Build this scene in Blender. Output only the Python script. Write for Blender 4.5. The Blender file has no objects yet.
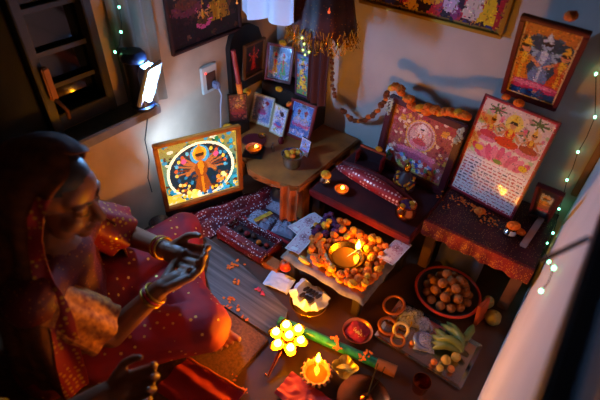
import bpy, bmesh, math, random
import numpy as np
from mathutils import Vector, Matrix, noise
random.seed(7)
SC = bpy.context.scene
COL = SC.collection
PI = math.pi

# ------------------------------------------------------------------ camera maths (measured from the room's vanishing lines)
FPX = 450.0
CAM_H = 1.35
def _n(v): return v / np.linalg.norm(v)
def _d(px, py): return np.array([px - 300.0, -(py - 200.0), -FPX])
_Y = _n(_d(736, -169)); _Z = -_n(_d(277, 721)); _Z = _n(_Z - _Y * _Z.dot(_Y)); _X = np.cross(_Y, _Z)
RW = np.array([_X, _Y, _Z])
CP = np.array([0, 0, CAM_H])
def ray(px, py): return _n(RW @ _d(px, py))
def pz(px, py, z=0.0):
    r = ray(px, py); return Vector(CP + (z - CAM_H) / r[2] * r)
def pxx(px, py, x):
    r = ray(px, py); return Vector(CP + x / r[0] * r)
def pyy(px, py, y):
    r = ray(px, py); return Vector(CP + y / r[1] * r)
def pt(px, py, t): return Vector(CP + t * ray(px, py))

XL, XR, YB = -1.30, 0.085, 1.60       # left wall, right wall, back wall
SC_, SH, TH, CH = 0.22, 0.20, 0.245, 0.12         # corner/middle shelf, right table, offering stool heights

# ------------------------------------------------------------------ materials
def lin(c):
    return tuple(((x / 12.92) if x <= 0.04045 else ((x + 0.055) / 1.055) ** 2.4) for x in c)
def hexc(h):
    return tuple(int(h[i:i + 2], 16) / 255 for i in (0, 2, 4))
def L4(h): return (*lin(hexc(h)), 1)
_mats = {}
def mat(name, h, rough=0.6, metal=0.0, var=0.0, scale=30.0, bump=0.0, spec=None, sheen=0.0, coat=0.0, trans=0.0, h2=None):
    if name in _mats: return _mats[name]
    m = bpy.data.materials.new(name); m.use_nodes = True
    nt = m.node_tree; b = nt.nodes['Principled BSDF']
    b.inputs['Base Color'].default_value = L4(h)
    b.inputs['Roughness'].default_value = rough
    b.inputs['Metallic'].default_value = metal
    if spec is not None: b.inputs['Specular IOR Level'].default_value = spec
    if sheen: b.inputs['Sheen Weight'].default_value = sheen
    if coat: b.inputs['Coat Weight'].default_value = coat; b.inputs['Coat Roughness'].default_value = 0.08
    if trans: b.inputs['Transmission Weight'].default_value = trans
    if var or bump or h2:
        tc = nt.nodes.new('ShaderNodeTexCoord'); nz = nt.nodes.new('ShaderNodeTexNoise')
        nz.inputs['Scale'].default_value = scale; nz.inputs['Detail'].default_value = 5
        nt.links.new(tc.outputs['Object'], nz.inputs['Vector'])
        if var or h2:
            r = nt.nodes.new('ShaderNodeValToRGB')
            c = lin(hexc(h)); c2 = lin(hexc(h2)) if h2 else tuple(x * (1 - var) for x in c)
            r.color_ramp.elements[0].position = 0.35; r.color_ramp.elements[1].position = 0.65
            r.color_ramp.elements[0].color = (*c2, 1); r.color_ramp.elements[1].color = (*c, 1)
            nt.links.new(nz.outputs['Fac'], r.inputs['Fac']); nt.links.new(r.outputs['Color'], b.inputs['Base Color'])
        if bump:
            bp = nt.nodes.new('ShaderNodeBump'); bp.inputs['Strength'].default_value = bump; bp.inputs['Distance'].default_value = 0.01
            nt.links.new(nz.outputs['Fac'], bp.inputs['Height']); nt.links.new(bp.outputs['Normal'], b.inputs['Normal'])
    _mats[name] = m
    return m
def mat_dots(name, h, hd, scale=40.0, thr=0.25, rough=0.55, metal=0.6, sheen=0.0, h2=None, drough=0.3, rnd=0.6):
    """cloth with sewn sequins / printed dots (voronoi cells)"""
    if name in _mats: return _mats[name]
    m = bpy.data.materials.new(name); m.use_nodes = True
    nt = m.node_tree; b = nt.nodes['Principled BSDF']
    tc = nt.nodes.new('ShaderNodeTexCoord'); v = nt.nodes.new('ShaderNodeTexVoronoi')
    v.inputs['Scale'].default_value = scale; v.inputs['Randomness'].default_value = rnd
    nt.links.new(tc.outputs['Object'], v.inputs['Vector'])
    lt = nt.nodes.new('ShaderNodeMath'); lt.operation = 'LESS_THAN'; lt.inputs[1].default_value = thr
    nt.links.new(v.outputs['Distance'], lt.inputs[0])
    mx = nt.nodes.new('ShaderNodeMix'); mx.data_type = 'RGBA'
    mx.inputs[6].default_value = L4(h); mx.inputs[7].default_value = L4(hd)
    nt.links.new(lt.outputs[0], mx.inputs[0])
    nt.links.new(mx.outputs[2], b.inputs['Base Color'])
    if h2:
        nz = nt.nodes.new('ShaderNodeTexNoise'); nz.inputs['Scale'].default_value = 9
        nt.links.new(tc.outputs['Object'], nz.inputs['Vector'])
        r = nt.nodes.new('ShaderNodeValToRGB'); r.color_ramp.elements[0].position = .42; r.color_ramp.elements[1].position = .58
        r.color_ramp.elements[0].color = L4(h); r.color_ramp.elements[1].color = L4(h2)
        nt.links.new(nz.outputs['Fac'], r.inputs['Fac']); nt.links.new(r.outputs['Color'], mx.inputs[6])
    mm = nt.nodes.new('ShaderNodeMath'); mm.operation = 'MULTIPLY'; mm.inputs[1].default_value = metal
    nt.links.new(lt.outputs[0], mm.inputs[0]); nt.links.new(mm.outputs[0], b.inputs['Metallic'])
    rr = nt.nodes.new('ShaderNodeMapRange'); rr.inputs[3].default_value = rough; rr.inputs[4].default_value = drough
    nt.links.new(lt.outputs[0], rr.inputs[0]); nt.links.new(rr.outputs[0], b.inputs['Roughness'])
    b.inputs['Sheen Weight'].default_value = sheen
    _mats[name] = m
    return m
def mat_emit(name, col, strength):
    if name in _mats: return _mats[name]
    m = bpy.data.materials.new(name); m.use_nodes = True
    nt = m.node_tree; b = nt.nodes['Principled BSDF']
    b.inputs['Base Color'].default_value = (*col, 1)
    b.inputs['Emission Color'].default_value = (*col, 1)
    b.inputs['Emission Strength'].default_value = strength
    _mats[name] = m
    return m
def mat_print(name, emit=0.0, rough=0.35, coat=0.0):
    if name in _mats: return _mats[name]
    m = bpy.data.materials.new(name); m.use_nodes = True
    nt = m.node_tree; b = nt.nodes['Principled BSDF']
    a = nt.nodes.new('ShaderNodeAttribute'); a.attribute_name = 'Col'
    nt.links.new(a.outputs['Color'], b.inputs['Base Color'])
    b.inputs['Roughness'].default_value = rough
    if coat: b.inputs['Coat Weight'].default_value = coat; b.inputs['Coat Roughness'].default_value = 0.05
    if emit:
        nt.links.new(a.outputs['Color'], b.inputs['Emission Color']); b.inputs['Emission Strength'].default_value = emit
    _mats[name] = m
    return m
def mat_plastic(name, tint='e8e8ff', alpha=0.35):
    """thin crinkled polythene: part see-through, part shine"""
    if name in _mats: return _mats[name]
    m = bpy.data.materials.new(name); m.use_nodes = True
    nt = m.node_tree; b = nt.nodes['Principled BSDF']; o = nt.nodes['Material Output']
    b.inputs['Base Color'].default_value = L4(tint); b.inputs['Roughness'].default_value = 0.18
    t = nt.nodes.new('ShaderNodeBsdfTransparent'); mx = nt.nodes.new('ShaderNodeMixShader')
    mx.inputs[0].default_value = alpha
    nt.links.new(t.outputs[0], mx.inputs[1]); nt.links.new(b.outputs[0], mx.inputs[2]); nt.links.new(mx.outputs[0], o.inputs['Surface'])
    _mats[name] = m
    return m

# ------------------------------------------------------------------ mesh helpers
def bm_box(bm, c, s, rot=None, bevel=0.0):
    r = bmesh.ops.create_cube(bm, size=1.0)
    vs = r['verts']
    M = Matrix.Translation(Vector(c)) @ (rot.to_4x4() if rot is not None else Matrix.Identity(4)) @ Matrix.Diagonal((*s, 1))
    bmesh.ops.transform(bm, matrix=M, verts=vs)
    if bevel:
        es = list({e for v in vs for e in v.link_edges})
        bmesh.ops.bevel(bm, geom=es, offset=bevel, segments=2, affect='EDGES')
    return vs
def bm_sphere(bm, c, r, seg=16, ring=10, rot=None):
    s = (r, r, r) if isinstance(r, (int, float)) else r
    q = bmesh.ops.create_uvsphere(bm, u_segments=seg, v_segments=ring, radius=1.0)
    M = Matrix.Translation(Vector(c)) @ (rot.to_4x4() if rot is not None else Matrix.Identity(4)) @ Matrix.Diagonal((*s, 1))
    bmesh.ops.transform(bm, matrix=M, verts=q['verts'])
    return q['verts']
def bm_lathe(bm, prof, seg=28, c=(0, 0, 0), wave=0.0, nw=0, M=None):
    """revolve (r, z) profile about z; wave = fluting"""
    rings = []
    for (r, z) in prof:
        if r <= 1e-6:
            rings.append([bm.verts.new(Vector(c) + Vector((0, 0, z)))])
        else:
            ring = []
            for k in range(seg):
                a = 2 * PI * k / seg
                rr = r * (1 + wave * math.cos(nw * a))
                ring.append(bm.verts.new(Vector(c) + Vector((rr * math.cos(a), rr * math.sin(a), z))))
            rings.append(ring)
    for A, B in zip(rings, rings[1:]):
        for k in range(seg):
            k2 = (k + 1) % seg
            if len(A) == 1 and len(B) == 1: continue
            if len(A) == 1: f = [A[0], B[k], B[k2]]
            elif len(B) == 1: f = [A[k], B[0], A[k2]]
            else: f = [A[k], B[k], B[k2], A[k2]]
            try: bm.faces.new(f)
            except ValueError: pass
    vs = [v for r in rings for v in r]
    if M is not None: bmesh.ops.transform(bm, matrix=M, verts=vs)
    return vs
def bm_tube(bm, path, r, seg=8, closed=False, cap=True):
    pts = [Vector(p) for p in path]; n = len(pts)
    rad = r if hasattr(r, '__len__') else [r] * n
    rings = []; prev = None
    for i, p in enumerate(pts):
        if closed: t = pts[(i + 1) % n] - pts[i - 1]
        else: t = pts[min(i + 1, n - 1)] - pts[max(i - 1, 0)]
        t = t.normalized() if t.length > 1e-9 else Vector((0, 0, 1))
        if prev is None:
            a = Vector((0, 0, 1)) if abs(t.z) < 0.9 else Vector((1, 0, 0))
            u = t.cross(a).normalized()
        else:
            u = (prev - t * prev.dot(t))
            u = u.normalized() if u.length > 1e-6 else t.cross(Vector((1, 0, 0))).normalized()
        prev = u; w = t.cross(u)
        rings.append([bm.verts.new(p + (u * math.cos(2 * PI * k / seg) + w * math.sin(2 * PI * k / seg)) * rad[i]) for k in range(seg)])
    m = n if closed else n - 1
    for i in range(m):
        A, B = rings[i], rings[(i + 1) % n]
        for k in range(seg):
            try: bm.faces.new([A[k], A[(k + 1) % seg], B[(k + 1) % seg], B[k]])
            except ValueError: pass
    if cap and not closed:
        bm.faces.new(rings[0][::-1]); bm.faces.new(rings[-1])
    return [v for r_ in rings for v in r_]
def bm_prism(bm, outline, z0, z1, M=None):
    a = [bm.verts.new((x, y, z0)) for x, y in outline]; b = [bm.verts.new((x, y, z1)) for x, y in outline]
    n = len(outline)
    bm.faces.new(a[::-1]); bm.faces.new(b)
    for i in range(n): bm.faces.new([a[i], a[(i + 1) % n], b[(i + 1) % n], b[i]])
    if M is not None: bmesh.ops.transform(bm, matrix=M, verts=a + b)
    return a + b
def bm_grid(bm, nu, nv, fn, thick=0.0):
    g = [[bm.verts.new(Vector(fn(i / (nu - 1), j / (nv - 1)))) for j in range(nv)] for i in range(nu)]
    fs = []
    for i in range(nu - 1):
        for j in range(nv - 1):
            fs.append(bm.faces.new([g[i][j], g[i + 1][j], g[i + 1][j + 1], g[i][j + 1]]))
    if thick:
        bmesh.ops.recalc_face_normals(bm, faces=fs)
        bmesh.ops.solidify(bm, geom=fs, thickness=thick)
    return g
def obj(name, bm, m, parent=None, smooth=True, loc=None, M=None):
    bmesh.ops.recalc_face_normals(bm, faces=bm.faces[:])
    me = bpy.data.meshes.new(name); bm.to_mesh(me); bm.free()
    for p in me.polygons: p.use_smooth = smooth
    if m: me.materials.append(m)
    if smooth:
        try: me.set_sharp_from_angle(angle=math.radians(50))
        except Exception: pass
    o = bpy.data.objects.new(name, me); COL.objects.link(o)
    if parent: o.parent = parent
    if loc is not None: o.location = loc
    if M is not None: o.matrix_local = M
    return o
def tag(o, label=None, cat=None, group=None, kind=None):
    if label: o['label'] = label
    if cat: o['category'] = cat
    if group: o['group'] = group
    if kind: o['kind'] = kind
    return o
def thing(name, label, cat, loc=(0, 0, 0), rotz=0.0, group=None, M=None):
    o = bpy.data.objects.new(name, None); COL.objects.link(o); o.empty_display_size = 0.02
    if M is not None: o.matrix_world = M
    else: o.location = loc; o.rotation_euler = (0, 0, rotz)
    return tag(o, label, cat, group)
def struct(name, bm, m, smooth=False):
    return tag(obj(name, bm, m, smooth=smooth), kind='structure')
def copy_tree(o, parent=None):
    c = o.copy(); COL.objects.link(c)
    if parent: c.parent = parent
    for ch in list(o.children): copy_tree(ch, c)
    return c
def quadpts(bm, pts):
    return bm.faces.new([bm.verts.new(p) for p in pts])
B = bmesh.new

# ------------------------------------------------------------------ printed pictures
class Canvas:
    def __init__(s, w, h, bg):
        s.w, s.h = w, h; s.a = w / h
        s.c = np.zeros((h, w, 3)); s.c[:] = hexc(bg)
        s.v, s.u = np.meshgrid((np.arange(h) + .5) / h, (np.arange(w) + .5) / w * s.a, indexing='ij')   # u in units of height
        s.rng = np.random.default_rng(w * 131 + h)
    def put(s, m, h): s.c[m] = hexc(h)
    def ell(s, x, y, rx, ry, h, rot=0.0):
        dx, dy = s.u - x, s.v - y; c, q = math.cos(rot), math.sin(rot)
        s.put(((dx * c + dy * q) / rx) ** 2 + ((-dx * q + dy * c) / ry) ** 2 < 1, h)
    def ring(s, x, y, r0, r1, h):
        d = np.hypot(s.u - x, s.v - y); s.put((d > r0) & (d < r1), h)
    def rect(s, x0, y0, x1, y1, h): s.put((s.u > x0) & (s.u < x1) & (s.v > y0) & (s.v < y1), h)
    def line(s, x0, y0, x1, y1, w, h):
        dx, dy = x1 - x0, y1 - y0; L = dx * dx + dy * dy + 1e-9
        t = np.clip(((s.u - x0) * dx + (s.v - y0) * dy) / L, 0, 1)
        s.put(np.hypot(s.u - x0 - t * dx, s.v - y0 - t * dy) < w, h)
    def tri(s, p, h):
        (x0, y0), (x1, y1), (x2, y2) = p
        e = lambda ax, ay, bx, by: (s.u - ax) * (by - ay) - (s.v - ay) * (bx - ax)
        a, b, c = e(x0, y0, x1, y1), e(x1, y1, x2, y2), e(x2, y2, x0, y0)
        s.put(((a >= 0) & (b >= 0) & (c >= 0)) | ((a <= 0) & (b <= 0) & (c <= 0)), h)
    def spots(s, n, x0, y0, x1, y1, r, cols):
        for _ in range(n):
            s.ell(s.rng.uniform(x0, x1), s.rng.uniform(y0, y1), r * s.rng.uniform(.5, 1.2), r * s.rng.uniform(.5, 1.2), cols[s.rng.integers(len(cols))])
    def grad(s, top, bot):
        t = s.v[..., None]; s.c[:] = np.array(hexc(bot)) * (1 - t) + np.array(hexc(top)) * t
    def figure(s, x, y, k, robe='c81e28', skin='d89060', halo='f0c850', top='e8b030', seat='d05088', arms=4, standing=False):
        """a generic robed figure with halo, crown and raised arms"""
        if halo: s.ell(x, y + .30 * k, .17 * k, .18 * k, halo)
        if not standing:
            if seat:
                for q in range(-3, 4): s.ell(x + q * .075 * k, y - .24 * k, .06 * k, .11 * k, seat, rot=-q * .25)
            s.ell(x, y - .12 * k, .25 * k, .10 * k, robe)
        else:
            s.tri([(x, y + .15 * k), (x - .17 * k, y - .45 * k), (x + .17 * k, y - .45 * k)], robe)
            s.rect(x - .02 * k, y - .45 * k, x + .02 * k, y + .1 * k, top)
        for q in ((-1, 1) if arms == 2 else (-1, 1, -1.0, 1.0)[:arms]):
            s.line(x + .08 * k * q, y + .12 * k, x + .22 * k * q, y - .02 * k, .03 * k, skin)
        if arms >= 4:
            for q in (-1, 1):
                s.line(x + .08 * k * q, y + .13 * k, x + .24 * k * q, y + .20 * k, .028 * k, skin)
                s.ell(x + .25 * k * q, y + .25 * k, .04 * k, .05 * k, seat or 'e06080')
        s.ell(x, y + .04 * k, .10 * k, .15 * k, robe); s.ell(x, y + .10 * k, .05 * k, .09 * k, top)
        s.ell(x, y + .27 * k, .065 * k, .08 * k, skin)
        s.ell(x, y + .31 * k, .07 * k, .04 * k, '3a2014')
        s.tri([(x - .07 * k, y + .33 * k), (x + .07 * k, y + .33 * k), (x, y + .50 * k)], top)
        (s.ring(x, y + .08 * k, .085 * k, .10 * k, 'f0a030') if not standing else s.ell(x, y + .02 * k, .03 * k, .10 * k, top))
    def dabs(s, n):
        """brush dabs: small strokes picked up from nearby colours, for a printed-painting look"""
        src = s.c.copy(); r = s.rng
        for _ in range(n):
            i, j = int(r.integers(s.h)), int(r.integers(s.w)); q = 2
            a, b = min(max(i + int(r.integers(-q, q + 1)), 0), s.h - 1), min(max(j + int(r.integers(-q, q + 1)), 0), s.w - 1)
            k = 1 if r.random() < .5 else 2
            s.c[i:i + k, j:j + 3 - k] = np.clip(src[a, b] * r.uniform(.6, 1.25) + r.normal(0, .05, 3), 0, 1)
    def border(s, w, h):
        s.put((s.u < w) | (s.u > s.a - w) | (s.v < w) | (s.v > 1 - w), h)
def print_mesh(name, cv, W, H, m, parent, z=0.0):
    """flat sheet W x H, one small face per printed cell; base centre at the local origin, facing +z"""
    w, h = cv.w, cv.h
    xs = np.linspace(-W / 2, W / 2, w + 1); ys = np.linspace(0, H, h + 1)
    V = np.stack([np.tile(xs, h + 1), np.repeat(ys, w + 1), np.full((w + 1) * (h + 1), z)], 1)
    i = np.arange(h)[:, None] * (w + 1) + np.arange(w)[None, :]
    F = np.stack([i, i + 1, i + w + 2, i + w + 1], -1).reshape(-1, 4)
    me = bpy.data.meshes.new(name); me.from_pydata(V.tolist(), [], F.tolist())
    c = cv.c.reshape(-1, 3); c = np.where(c <= .04045, c / 12.92, ((c + .055) / 1.055) ** 2.4)
    at = me.color_attributes.new('Col', 'FLOAT_COLOR', 'CORNER')
    at.data.foreach_set('color', np.repeat(np.concatenate([c, np.ones((len(c), 1))], 1), 4, axis=0).astype(np.float32).ravel())
    me.materials.append(m)
    o = bpy.data.objects.new(name, me); COL.objects.link(o); o.parent = parent
    return o
def plane_matrix(B1, B2, T1):
    """frame with x along base B1->B2, y up the sheet, z out of it"""
    x = (B2 - B1).normalized(); y = (T1 - B1); y = (y - x * y.dot(x)).normalized(); z = x.cross(y)
    o = (B1 + B2) / 2
    return Matrix(((x.x, y.x, z.x, o.x), (x.y, y.y, z.y, o.y), (x.z, y.z, z.z, o.z), (0, 0, 0, 1)))
PICINFO = []
def picture(name, label, B1, B2, tl, paint, fw=0.012, fd=0.014, fm=None, emit=0.0, H=None, cat='picture', group=None, lean=None, res=70, printmat=None, coat=.4):
    """framed picture. B1, B2: base corners; tl: pixel of the top-left corner, or lean: degrees back from upright"""
    x = (B2 - B1)
    W = x.length
    if lean is None:
        r = Vector(ray(*tl)); C = Vector(CP)
        t = (B1 - C).dot(x) / r.dot(x); T1 = C + r * t
        H = (T1 - B1).length
    else:
        n = Vector((x.y, -x.x, 0)).normalized()   # out of the face
        T1 = B1 + (Vector((0, 0, 1)) * math.cos(math.radians(lean)) - n * math.sin(math.radians(lean))) * H
    M = plane_matrix(B1, B2, T1)
    up = M.to_3x3() @ Vector((0, 1, 0))
    PICINFO.append((label, round(W, 3), round(H, 3), 'lean', round(math.degrees(math.acos(max(-1, min(1, up.z)))), 1), tuple(round(v, 2) for v in T1), tuple(round(v, 3) for v in B1), tuple(round(v, 3) for v in B2)))
    root = thing(name, label, cat, group=group, M=M)
    iw, ih = W - 2 * fw, H - 2 * fw
    cv = Canvas(max(16, int(res * iw / ih)), res, 'c0b090'); paint(cv); cv.dabs(int(cv.w * cv.h * (.07 if res == 150 else .2)))
    p = print_mesh('print', cv, iw, ih, printmat or mat_print('glazed_print_%g' % emit, emit, 0.3, coat), root, z=0.004)
    p.location = (0, fw, 0)
    if fw > 0.002:
        bm = B()
        for (cx, cy, sx, sy) in ((0, fw / 2, W, fw), (0, H - fw / 2, W, fw), (-W / 2 + fw / 2, H / 2, fw, H - 2 * fw), (W / 2 - fw / 2, H / 2, fw, H - 2 * fw)):
            bm_box(bm, (cx, cy, fd / 2), (sx, sy, fd), bevel=min(fw, fd) * .18)
        obj('frame', bm, fm, root)
    bm = B(); bm_box(bm, (0, H / 2, 0), (W * .98, H * .98, 0.005)); obj('backing', bm, mat('hardboard', '4a3524', .8), root)
    return root, M, W, H
# ------------------------------------------------------------------ materials of the place
M_wall = mat('cream_limewash', 'c4b8b0', .85, var=.14, scale=6, bump=.06)
M_walll = mat('warm_lit_limewash', 'b49880', .85, var=.22, scale=7, bump=.08)  # same cream paint as the back wall, warm light mixed into the colour
M_floor = mat('dark_stone_floor', '40241a', .4, h2='5a3420', scale=5)
M_dkwood = mat('dark_wood', '2c1a12', .5, var=.4, scale=14)
M_wood = mat('orange_wood', 'b8662a', .5, h2='8a4a1c', scale=11)
M_red = mat('red_lacquer', '8c1a1e', .4)
M_gold = mat('gilt', 'b88a30', .35, metal=.8)
M_brass = mat('brass', 'c8963c', .24, metal=1, var=.25, scale=20)
M_copper = mat('copper', 'b8683c', .26, metal=1, var=.3, scale=16)
M_steel = mat('steel', 'b8b8bc', .22, metal=1)
M_black = mat('black_plastic', '101014', .4)
M_orange = mat('marigold_orange', 'ee7c0c', .75, h2='d85e06', scale=60)
M_yellow = mat('marigold_yellow', 'f0ac14', .75, h2='dc8c0a', scale=60)
M_purple = mat('purple_petal', '5a1850', .7, var=.3, scale=60)
M_terra = mat('terracotta', 'a85a34', .8, var=.25, scale=40)
M_white = mat('white_cloth', 'd8dae6', .85, sheen=.3)
M_oil = mat('lamp_oil', '8a5a14', .06, coat=1)
M_wick = mat('cotton_wick', 'd8c8a0', .9)
M_maroon = mat_dots('maroon_sequin_cloth', '4c0c16', 'c89a5a', scale=120, thr=.16, h2='360810')
M_redgold = mat_dots('red_brocade', '8e1618', 'd09038', scale=170, thr=.3, h2='6a0e12')
M_sequin = mat_dots('crimson_sequin_cloth', '84101e', 'f4f4ff', scale=95, thr=.27, metal=.15, h2='5a0a1c', drough=.25)
M_flame = mat_emit('flame_glow', (1.0, .35, .006), 210)
M_aarti = mat_emit('aarti_flame_glow', (1.0, .36, .004), 420)
M_front = mat_emit('clay_lamp_flame_glow', (1.0, .36, .006), 130)
M_flames = mat_emit('small_flame_glow', (1.0, .33, .01), 70)

# ------------------------------------------------------------------ setting
bm = B(); bm_box(bm, ((XL + XR) / 2, .3, -.05), (2.2, 3.2, .1)); struct('floor', bm, M_floor)
bm = B(); bm_box(bm, (-.55, YB + .05, .95), (1.75, .1, 2.1)); struct('wall_back', bm, M_wall)
# left wall with its window opening
WY0, WY1, WZ = .535, .73, .57
bm = B()
bm_box(bm, (XL - .05, (WY1 + YB) / 2, .95), (.1, YB - WY1, 2.1))
bm_box(bm, (XL - .05, (WY0 - .25 - 1.2) / 2, .95), (.1, WY0 - .25 + 1.2, 2.1))
bm_box(bm, (XL - .05, (WY0 - .25 + WY1) / 2, WZ / 2 - .05), (.1, WY1 - WY0 + .25, WZ + .1))
struct('wall_left', bm, M_walll)
bm = B(); bm_box(bm, (XR + .06, .2, .37), (.12, 2.8, .94)); struct('wall_right', bm, mat('white_limewash', 'e6e0e0', .85, var=.08, scale=6))
# sill
bm = B(); bm_box(bm, (-1.255, .565, WZ - .02), (.10, .56, .035), bevel=.004); struct('trim_1', bm, mat('grey_sill', '6a5c54', .6, var=.3))
# left window: dark leaf with cross rails and a net panel beside it
w1 = thing('window_1', 'dark wooden window leaf behind the seated woman', 'window'); tag(w1, kind='structure')
bm = B()
for y in (WY0 - .012, WY1 - .012): bm_box(bm, (XL - .01, y, .98), (.05, .028, .84), bevel=.003)
bm_box(bm, (XL - .01, (WY0 + WY1) / 2, .60), (.045, WY1 - WY0, .05), bevel=.003)
for z in (.70, .80, .92, 1.05): bm_box(bm, (XL - .03, (WY0 + WY1) / 2, z), (.018, WY1 - WY0, .014))
obj('window_frame', bm, mat('dark_frame', '20130d', .5, var=.3), w1)
bm = B(); bm_box(bm, (XL - .045, (WY0 + WY1) / 2, .98), (.004, WY1 - WY0 - .02, .84)); obj('pane', bm, mat('night_glass', '06070a', .06, spec=.6), w1)
bm = B(); bm_box(bm, (XL - .03, WY0 - .135, .98), (.012, .23, .84)); obj('net_panel', bm, mat('insect_net', '121010', .8, var=.6, scale=160), w1)
bm = B(); bm_box(bm, (XL + .025, WY0 + .0, .735), (.02, .022, .10), bevel=.004); bm_tube(bm, [(XL + .03, WY0, .69), (XL + .06, WY0 + .01, .66), (XL + .035, WY0 + .02, .62)], .006); obj('latch', bm, mat('worn_bronze', '7a4a28', .45, metal=.6), w1)
# right window: dark sill rail, dark bracket, low glass leaf
w2 = thing('window_2', 'dark framed low window along the right wall', 'window'); tag(w2, kind='structure')
bm = B()
bm_box(bm, (XR + .014, -.1, .868), (.034, 1.72, .040), bevel=.005)
bm_box(bm, (XR + .02, -.1, 1.03), (.022, 1.72, .02), bevel=.004)
for y in (.755, -.94): bm_box(bm, (XR + .012, y, .955), (.04, .035, .16), bevel=.005)
obj('window_frame', bm, mat('black_frame', '120e0e', .55), w2)
bm = B(); bm_box(bm, (XR + .026, -.1, .955), (.005, 1.66, .14)); obj('pane', bm, mat_plastic('dusty_glass', '8c949c', .45), w2)
bm = B(); bm_tube(bm, [tuple(pxx(589, 238, XR - .012)), tuple(pxx(566, 249, XR - .03)), tuple(pxx(541, 261, XR - .05))], .004); obj('stay_rod', bm, mat('dark_iron', '1c1818', .5, metal=.5), w2)
# corner batten
bm = B()
a, b = pyy(573, 196, YB - .02), pyy(603, 128, YB - .02)
bm_box(bm, (XR - .012, YB - .012, (a.z + b.z) / 2 + .12), (.022, .022, (b.z - a.z) + .24), bevel=.003)
struct('trim_2', bm, mat('batten_wood', '9a7448', .6, var=.25))

# ------------------------------------------------------------------ shelves
t = thing('corner_shelf', 'rough orange wooden plank shelf in the left corner holding small framed pictures', 'shelf', (-1.05, 1.36, 0))
bm = B()
out = [(-1.292, 1.592), (-1.292, 1.175), (-1.10, 1.15), (-1.085, 1.13)]
for k in range(8):
    s = .38 + .62 * k / 7
    p = pz(216 + 84 * s, 151 + 36 * s + 7 * math.sin(s * PI) * (.6 + .4 * s), SC_); out.append((p.x, p.y + .006 * math.sin(k * 2.3)))
out += [(-.80, 1.592)]
bm_prism(bm, out, SC_ - .032, SC_); bmesh.ops.bevel(bm, geom=[e for e in bm.edges if abs(e.verts[0].co.z - e.verts[1].co.z) < 1e-4], offset=.006, segments=2, affect='EDGES')
bmesh.ops.translate(bm, verts=bm.verts[:], vec=(1.05, -1.36, 0))
obj('plank', bm, M_wood, t)
for (x, y, sx, sy) in ((-.845, 1.20, .07, .05), (-1.25, 1.24, .06, .05), (-.845, 1.53, .05, .05), (-1.25, 1.53, .05, .05)):
    bm = B(); bm_box(bm, (x + 1.05, y - 1.36, (SC_ - .032) / 2), (sx, sy, SC_ - .032), bevel=.006); obj('leg', bm, M_wood, t)

t = thing('altar_bench', 'low red edged bench with maroon cloth top in the middle of the back wall', 'bench', (-.556, 1.38, 0))
bm = B(); bm_box(bm, (0, 0, SH - .018), (.452, .425, .036), bevel=.004); obj('top', bm, mat('bench_red', '7c1c1a', .4, var=.3), t)
bm = B()
bm_grid(bm, 26, 24, lambda u, v: (-.216 + .432 * u, -.205 + .41 * v, SH + .002 + .0015 * noise.noise(Vector((u * 9, v * 9, 1)))), .002)
obj('bench_cloth', bm, mat('maroon_velvet', '420c14', .8, var=.35, scale=20), t)
for sx in (-1, 1):
    for sy in (-1, 1):
        bm = B(); bm_box(bm, (.195 * sx, .18 * sy, (SH - .036) / 2), (.04, .04, SH - .036), bevel=.003); obj('leg', bm, M_dkwood, t)

TX0, TX1, TY0 = -.315, .064, 1.245
t = thing('altar_table', 'small wooden table draped in red brocade below the large goddess poster', 'table', ((TX0 + TX1) / 2, (TY0 + 1.59) / 2, 0))
hw, hd = (TX1 - TX0) / 2, (1.59 - TY0) / 2
bm = B(); bm_box(bm, (0, 0, TH - .016), (hw * 2 - .012, hd * 2 - .012, .026)); obj('top', bm, M_dkwood, t)
bm = B()
bm_grid(bm, 40, 30, lambda u, v: (-hw + 2 * hw * u, -hd + 2 * hd * v, TH - .001 + .002 * noise.noise(Vector((u * 8, v * 8, 3)))), .002)
obj('table_cloth', bm, M_maroon, t)
bm = B()
bm_grid(bm, 60, 8, lambda u, v: (-hw - .006 + (2 * hw + .008) * u, -hd - .004 - .006 * v - .004 * v * math.sin(u * 46), TH - v * (.058 + .004 * math.sin(u * 23))), .002)
bm_grid(bm, 20, 8, lambda u, v: (-hw - .006 - .003 * v, -hd + .3 * u, TH - v * .055), .002)
bm_grid(bm, 60, 5, lambda u, v: (-hw - .006 + (2 * hw + .008) * u, -hd - .003 + .012 * v, TH + .002), .001)
obj('cloth_border', bm, M_redgold, t)
for sx in (-1, 1):
    for sy in (-1, 1):
        bm = B(); bm_box(bm, ((hw - .03) * sx, (hd - .03) * sy, (TH - .03) / 2), (.038, .038, TH - .03), bevel=.003); obj('leg', bm, mat('leg_wood', '6e4428', .55, var=.3), t)

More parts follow.
